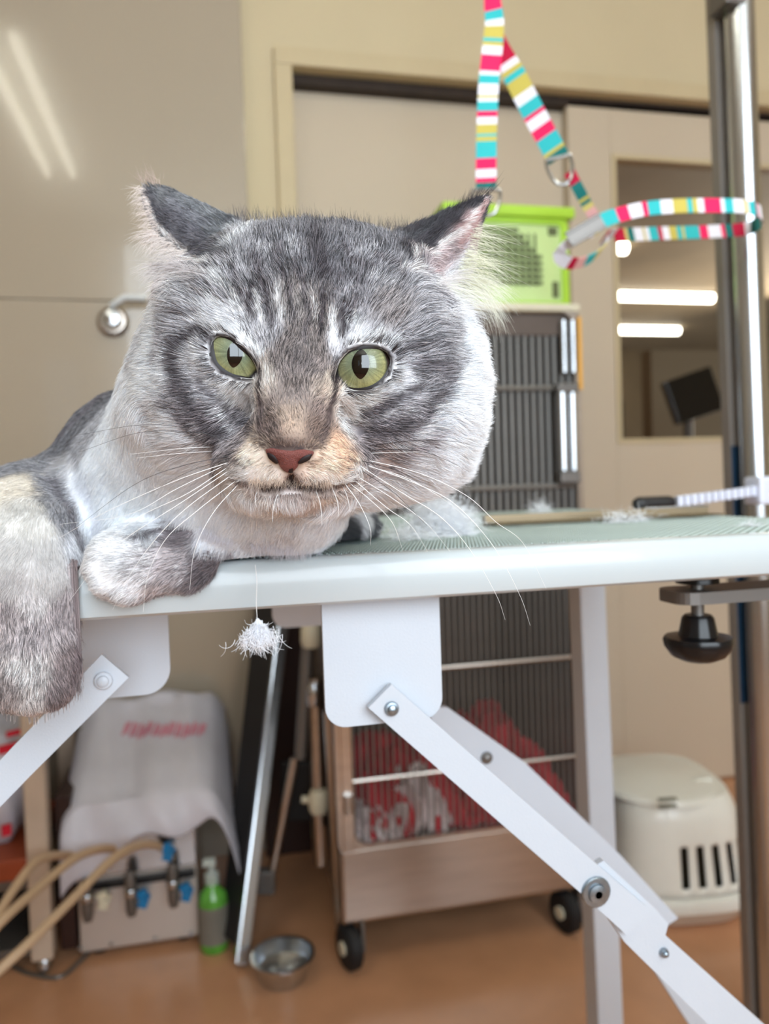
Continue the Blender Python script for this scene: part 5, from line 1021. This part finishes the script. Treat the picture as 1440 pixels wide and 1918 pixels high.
longhairs('soft_fill_hair', [
 (462, 910, 630, 912, .32, -92, 14, 3, 6, 0, (196, 180, 172), 900), (470, 900, 620, 902, .32, -92, 20, 2, 4, 0, (206, 184, 166), 500), (138, 890, 185, 990, .45, 245, 14, 5, 9, 8, (232, 234, 240), 700), (150, 880, 200, 1000, .45, 235, 14, 5, 9, 8, (224, 226, 232), 500),
 (240, 985, 350, 965, .44, 250, 14, 5, 8, 5, (232, 234, 240), 700), (380, 985, 440, 1010, .43, 250, 14, 5, 8, 5, (226, 226, 232), 500), (440, 720, 475, 770, .33, 225, 16, 3, 5, 0, (214, 206, 202), 500), (640, 745, 660, 780, .33, -30, 16, 3, 5, 0, (214, 204, 198), 500), (470, 1010, 600, 1030, .43, -95, 14, 5, 9, 5, (222, 220, 226), 700),
 (502, 838, 585, 839, .31, 92, 26, 1.4, 2.4, 0, (92, 76, 70), 420), (510, 833, 578, 833, .31, 92, 24, 1.6, 2.6, 0, (150, 128, 114), 300), 
 (484, 906, 610, 906, .32, -88, 22, 2.4, 4, 0, (72, 56, 52), 800), (546, 888, 546, 908, .315, -90, 22, 1.2, 2.2, 0, (70, 54, 50), 120), (446, 900, 486, 912, .325, -80, 20, 1.6, 3, 0, (130, 112, 104), 160), (610, 912, 656, 900, .325, -80, 20, 1.6, 3, 0, (130, 112, 104), 160),
 (146, 1050, 150, 1290, .395, 262, 12, 4, 7, 6, (128, 117, 117), 500)], 8)
# ------------------------------------------------------------------ eyes
def eyemat(name, rgb=None, rough=.25):
    m = bpy.data.materials.new(name); m.use_nodes = True; nt = m.node_tree; b = nt.nodes['Principled BSDF']
    if rgb is None: a = nt.nodes.new('ShaderNodeAttribute'); a.attribute_name = 'Col'; nt.links.new(a.outputs['Color'], b.inputs['Base Color'])
    else: b.inputs['Base Color'].default_value = tuple(s2l(rgb))+(1,)
    b.inputs['Roughness'].default_value = rough; b.inputs['Coat Weight'].default_value = 1; b.inputs['Coat Roughness'].default_value = .015; b.inputs['Coat IOR'].default_value = 1.45; return m
m_iris, m_pupil, m_scl, m_lid = eyemat('iris'), eyemat('pupil', (6, 6, 9), .1), eyemat('eyeball', (44, 30, 26)), mat('eyelid_skin', (26, 18, 20), .5, var=.1, vscale=400)
def sph_hit(c, px, py, R_):
    v = ray(px, py); v = v/np.linalg.norm(v); oc = CC-c; b = v@oc; q_ = b*b-(oc@oc-R_*R_)
    if q_ < 0: p = CC-v*b; return c+(p-c)/np.linalg.norm(p-c)*R_
    return CC+v*(-b-math.sqrt(q_))
for ei, e in enumerate(EYES):
    c = c2w(cam3(*e['c'])); g = sph_hit(c, e['pc'][0], e['pc'][1], RE)-c; g /= np.linalg.norm(g)
    ta = math.radians(-5+e['tilt']); upv = CU*math.cos(ta)-CR*math.sin(ta)*-1*-1; upv = CU*math.cos(ta)+CR*math.sin(-ta); upv = upv-g*(upv@g); upv /= np.linalg.norm(upv); rt = np.cross(upv, g)*-1
    if rt@CR < 0: rt = -rt
    def sp(th, ph, R_): return c+R_*(g*math.cos(th)+math.sin(th)*(rt*math.cos(ph)+upv*math.sin(ph)))
    eb = MB().grid(lambda s, t_: sp(math.pi*.62*max(s, 1e-3), 2*math.pi*t_, RE), 24, 40).build('eyeball', m_scl, cat)
    NR, NP = 40, 160; TH = math.radians(60)
    ir = MB().grid(lambda s, t_: sp(TH*max(s, 1e-3), 2*math.pi*t_, RE+.00008), NR, NP).build('iris', m_iris, eb)
    rg = np.random.default_rng(4+ei); fib = rg.normal(0, 1, NP+1); fib = (fib+np.roll(fib, 1))/1.6; fib[-1] = fib[0]; fib2 = rg.normal(0, 1, (NR+1, NP+1)); cols = []
    for i in range(NR+1):
        for j in range(NP+1):
            s = i/NR; ph = 2*math.pi*j/NP; low_ = .5-.5*math.sin(ph)
            inner, mid, outr = np.array((98, 112, 98.)), np.array((132, 142, 116.)), np.array((156, 158, 118.))
            cc_ = inner+(mid-inner)*min(1, s*2.2) if s < .45 else mid+(outr-mid)*min(1, (s-.45)*2.4)
            cc_ = .86*cc_+low_*s*np.array((32, 26, 0)); cc_ = cc_*(1+.07*fib[j]*min(1, s*2)+.04*fib2[i, j]);  # lid shadow put into the iris colour: darker above, yellower below
            if s > .86: cc_ = cc_*(1-(s-.86)*4.2)
            cols.append(tuple(s2l(np.clip(cc_, 0, 255)))+(1,))
    at = ir.data.color_attributes.new('Col', 'FLOAT_COLOR', 'POINT'); at.data.foreach_set('color', np.array(cols, np.float32).ravel())
    pw_, ph_ = e['pr'][0]*.2241e-3/RE*1.12, e['pr'][1]*.2241e-3/RE*1.12
    def pup(s, t_):
        a = 2*math.pi*t_; x = pw_*s*np.sign(math.cos(a))*abs(math.cos(a))**1.25; y = ph_*s*math.sin(a); v = g+rt*math.tan(x)+upv*math.tan(y); return c+v/np.linalg.norm(v)*(RE+.00016)
    MB().grid(pup, 6, 48).build('pupil', m_pupil, eb)
    pl_s = smoothpath([np.array(q_) for q_ in e['poly']]+[np.array(e['poly'][0])], 5)[:-1]; pc = np.array(e['c'][:2], float); n_ = len(pl_s); V, Fq = [], []
    rings = [(-.10, .0002), (-.04, .0010), (.04, .0017), (.10, .0015), (.20, -.0010)]
    for q_ in pl_s:
        d0 = sph_hit(c, q_[0], q_[1], RE)-c; d0 /= np.linalg.norm(d0); ot = d0-g*(d0@g); ot = ot-d0*(ot@d0); ot /= np.linalg.norm(ot)
        for (de, dr_) in rings: v = d0*math.cos(de)+ot*math.sin(de); V.append(c+v*(RE+dr_))
    m_ = len(rings)
    for i in range(n_):
        for j in range(m_-1): Fq.append((i*m_+j, ((i+1) % n_)*m_+j, ((i+1) % n_)*m_+j+1, i*m_+j+1))
    MB().add(V, Fq, True).build('eyelid', m_lid, cat)
# ------------------------------------------------------------------ nose
m_nose = mat('nose_leather', (122, 68, 62), .42, var=.12, vscale=900, bump=.5, bscale=2500)
def sfd(px, py):
    v = [dep(px+a_, py+b_) for a_, b_ in ((0, 0), (6, 0), (-6, 0), (0, 6), (0, -6))]; v = [q for q in v if q]; return sum(v)/len(v)
def patch(name, poly, cx, cy, material, parent, lift0, dome, rings=8, skirt=.0025, sub=5):
    sm = smoothpath([np.array(q, float) for q in poly]+[np.array(poly[0], float)], sub)[:-1]; n_ = len(sm); V = [P(cx, cy, sfd(cx, cy)-lift0-dome)]; Fq = []
    for i in range(1, rings+1):
        t_ = i/rings
        for q in sm:
            x, y = cx+(q[0]-cx)*t_, cy+(q[1]-cy)*t_; V.append(P(x, y, sfd(x, y)-lift0-dome*(1-t_**3)))
    for q in sm: V.append(P(q[0], q[1], sfd(q[0], q[1])+skirt))
    for k in range(n_): Fq.append((0, 1+k, 1+(k+1) % n_))
    for i in range(rings): Fq += [(1+i*n_+k, 1+(i+1)*n_+k, 1+(i+1)*n_+(k+1) % n_, 1+i*n_+(k+1) % n_) for k in range(n_)]
    return MB().add(V, Fq, True).build(name, material, parent)
ns_ = patch('nose', NOSEPOLY, 543, 857, m_nose, cat, .0010, .0016)
m_dk = mat('nostril_dark', (28, 14, 14), .6)
patch('nostril', [(500, 848), (508, 850), (516, 856), (521, 866), (517, 869), (509, 864), (502, 857)], 511, 859, m_dk, ns_, .0024, .0004, 3, .001, 2)
patch('nostril', [(585, 850), (576, 852), (566, 857), (558, 866), (561, 869), (571, 866), (581, 860)], 571, 860, m_dk, ns_, .0024, .0004, 3, .001, 2)
patch('nostril', [(539, 872), (545, 870), (549, 873), (548, 885), (540, 885)], 544, 878, m_dk, ns_, .0016, .0003, 3, .001, 2)
# ------------------------------------------------------------------ whiskers
m_ww = mat('white_whisker', (240, 238, 236), .4); m_wb = mat('dark_whisker', (46, 40, 42), .45)
WH = [('w', [(403, 837), (340, 840), (243, 851)]), ('w', [(403, 845), (340, 849), (253, 858)]), ('b', [(437, 824), (365, 810), (262, 810), (150, 846)]), ('b', [(430, 828), (350, 802), (262, 796), (146, 815)]),
 ('b', [(433, 853), (340, 873), (253, 907), (146, 985)]), ('w', [(420, 872), (330, 916), (240, 964), (112, 982)]), ('w', [(428, 882), (340, 941), (209, 1029), (130, 1125)]), ('w', [(433, 890), (350, 951), (292, 1009), (243, 1077), (211, 1142)]),
 ('w', [(442, 900), (370, 956), (311, 1009), (277, 1077), (268, 1146)]), ('w', [(447, 906), (399, 961), (365, 1029), (355, 1105)]), ('w', [(425, 876), (350, 925), (250, 975), (150, 1060)]), ('b', [(430, 858), (350, 885), (280, 925)]), ('w', [(428, 866), (330, 900), (200, 958), (110, 1008)]),
 ('b', [(682, 836), (779, 825), (851, 827), (896, 837)]), ('b', [(684, 843), (779, 844), (834, 861), (879, 884)]), ('w', [(690, 849), (796, 846)]), ('w', [(684, 861), (784, 886), (873, 928), (929, 978), (979, 1017), (1023, 1103)]),
 ('w', [(682, 869), (779, 906), (851, 944), (923, 1022), (973, 1114), (993, 1172)]), ('w', [(673, 872), (751, 922), (823, 967), (879, 1028), (929, 1114), (946, 1161)]), ('w', [(668, 892), (734, 933), (796, 978), (843, 1033)]), ('w', [(662, 898), (723, 950), (768, 983), (801, 1033)]),
 ('w', [(651, 902), (696, 939), (734, 978), (754, 1030)]), ('w', [(643, 902), (673, 944), (693, 989), (694, 1022)]), ('b', [(676, 880), (740, 925), (800, 985)]), ('b', [(672, 862), (740, 880), (790, 905)]), ('w', [(684, 872), (760, 895), (830, 935), (880, 975)]),
 ('w', [(620, 910), (632, 940), (634, 968)]), ('w', [(590, 915), (600, 945), (603, 985)]), ('w', [(640, 908), (650, 930), (656, 960)]), ('b', [(450, 900), (436, 915), (432, 925)]), ('w', [(486, 915), (478, 930), (480, 950)]), ('w', [(520, 925), (512, 950), (510, 978)])]
for kd, pts_ in WH:
    h_ = hit(*pts_[0]); d0 = float((h_[0]-CC)@CF); n_ = len(pts_); Q = []
    for i, q in enumerate(pts_):
        s = i/(n_-1); dd_ = dep(*q); d_ = d0+.0005-.012*math.sin(s*math.pi*.6)+(.012*s if len(pts_) > 3 else 0)
        if dd_ and i and d_ > dd_-.006: d_ = dd_-.006
        Q.append(P(q[0], q[1], d_))
    Q = smoothpath(Q, 8); m_ = len(Q); r0 = .00017 if kd == 'w' else .00015
    MB().tube(Q, [r0*(1-.75*(k/(m_-1))**1.3) for k in range(m_)], 5).build('whisker', m_ww if kd == 'w' else m_wb, cat)
# ------------------------------------------------------------------ loose fur on the table
def clump(name, label, centre, size, n_, seed, lmm=(8, 22), flat=.5, loc=None, hang=False):
    rg = np.random.default_rng(seed); PP, K = [], 7; centre = np.asarray(centre, float)
    for _ in range(n_):
        p = centre+rg.normal(0, 1, 3)*np.array(size)*.5; v = rg.normal(0, 1, 3); v[2] = v[2]*flat
        if hang: v = np.array([rg.normal(0, .22), rg.normal(0, .22), -1]); hh = rg.uniform(-.6, 1.2); p = centre+np.array([rg.normal(0, size[0]*.34*(1.25-hh)), rg.normal(0, size[1]*.3*(1.25-hh)), hh*size[2]])
        v /= np.linalg.norm(v); ax = rg.normal(0, 1, 3); q = [p]; l_ = rg.uniform(*lmm)/1000
        for k in range(K-1): v = v+np.cross(v, ax)*.16; v /= np.linalg.norm(v); q.append(q[-1]+v*l_/(K-1))
        PP.append(q)
    PP = np.array(PP)
    if not hang: PP[..., 2] = np.maximum(PP[..., 2], TZ+.0012)
    o = curves_object(name, PP, np.tile(np.linspace(.00016, .00005, K), (n_, 1)), np.tile(s2l((238, 240, 244)), (n_, K, 1)), None)
    return tag(o, label, 'fur clump')
c_ = onY(826, 978, .545); c_[2] = TZ+.006; clump('fur_tuft', 'fluffy heap of loose white fur on the mat beside the cat', c_, (.016, .024, .014), 7000, 1, (8, 18), .5)
c_ = onY(770, 1005, .50); c_[2] = TZ+.004; clump('fur_tuft', 'thin wisp of grey white fur nearest the cat chest on the mat', c_, (.018, .02, .005), 300, 2, (6, 12), .3)
c_ = onY(1010, 946, .80); c_[2] = TZ+.006; clump('fur_tuft', 'small white fur wisp on the far part of the mat behind the comb', c_, (.012, .01, .008), 260, 3, (6, 16), .9)
c_ = onY(1172, 985, .58); c_[2] = TZ+.004; clump('fur_tuft', 'small pale fur wisp in front of the metal comb tip', c_, (.02, .012, .005), 220, 4, (6, 16), .4)
c_ = onZ(1408, 982, TZ+.002); clump('fur_tuft', 'tiny white fur wisp by the right end of the mat', c_, (.008, .006, .002), 60, 5, (4, 9), .3)
c_ = onY(484, 1184, .398); hg = clump('hanging_fur_tuft', 'white fur tuft hanging from the table rim by a thread', c_, (.008, .006, .006), 700, 7, (6, 11), .3, hang=True)
th_ = MB().tube(smoothpath([onY(478, 1058, .4005), onY(481, 1090, .3995), onY(480, 1130, .399), onY(482, 1165, .398)], 5), .00016, 5).build('fur_thread', m_ww); tag(th_, 'single fine hair holding the hanging tuft to the rim', 'hair')
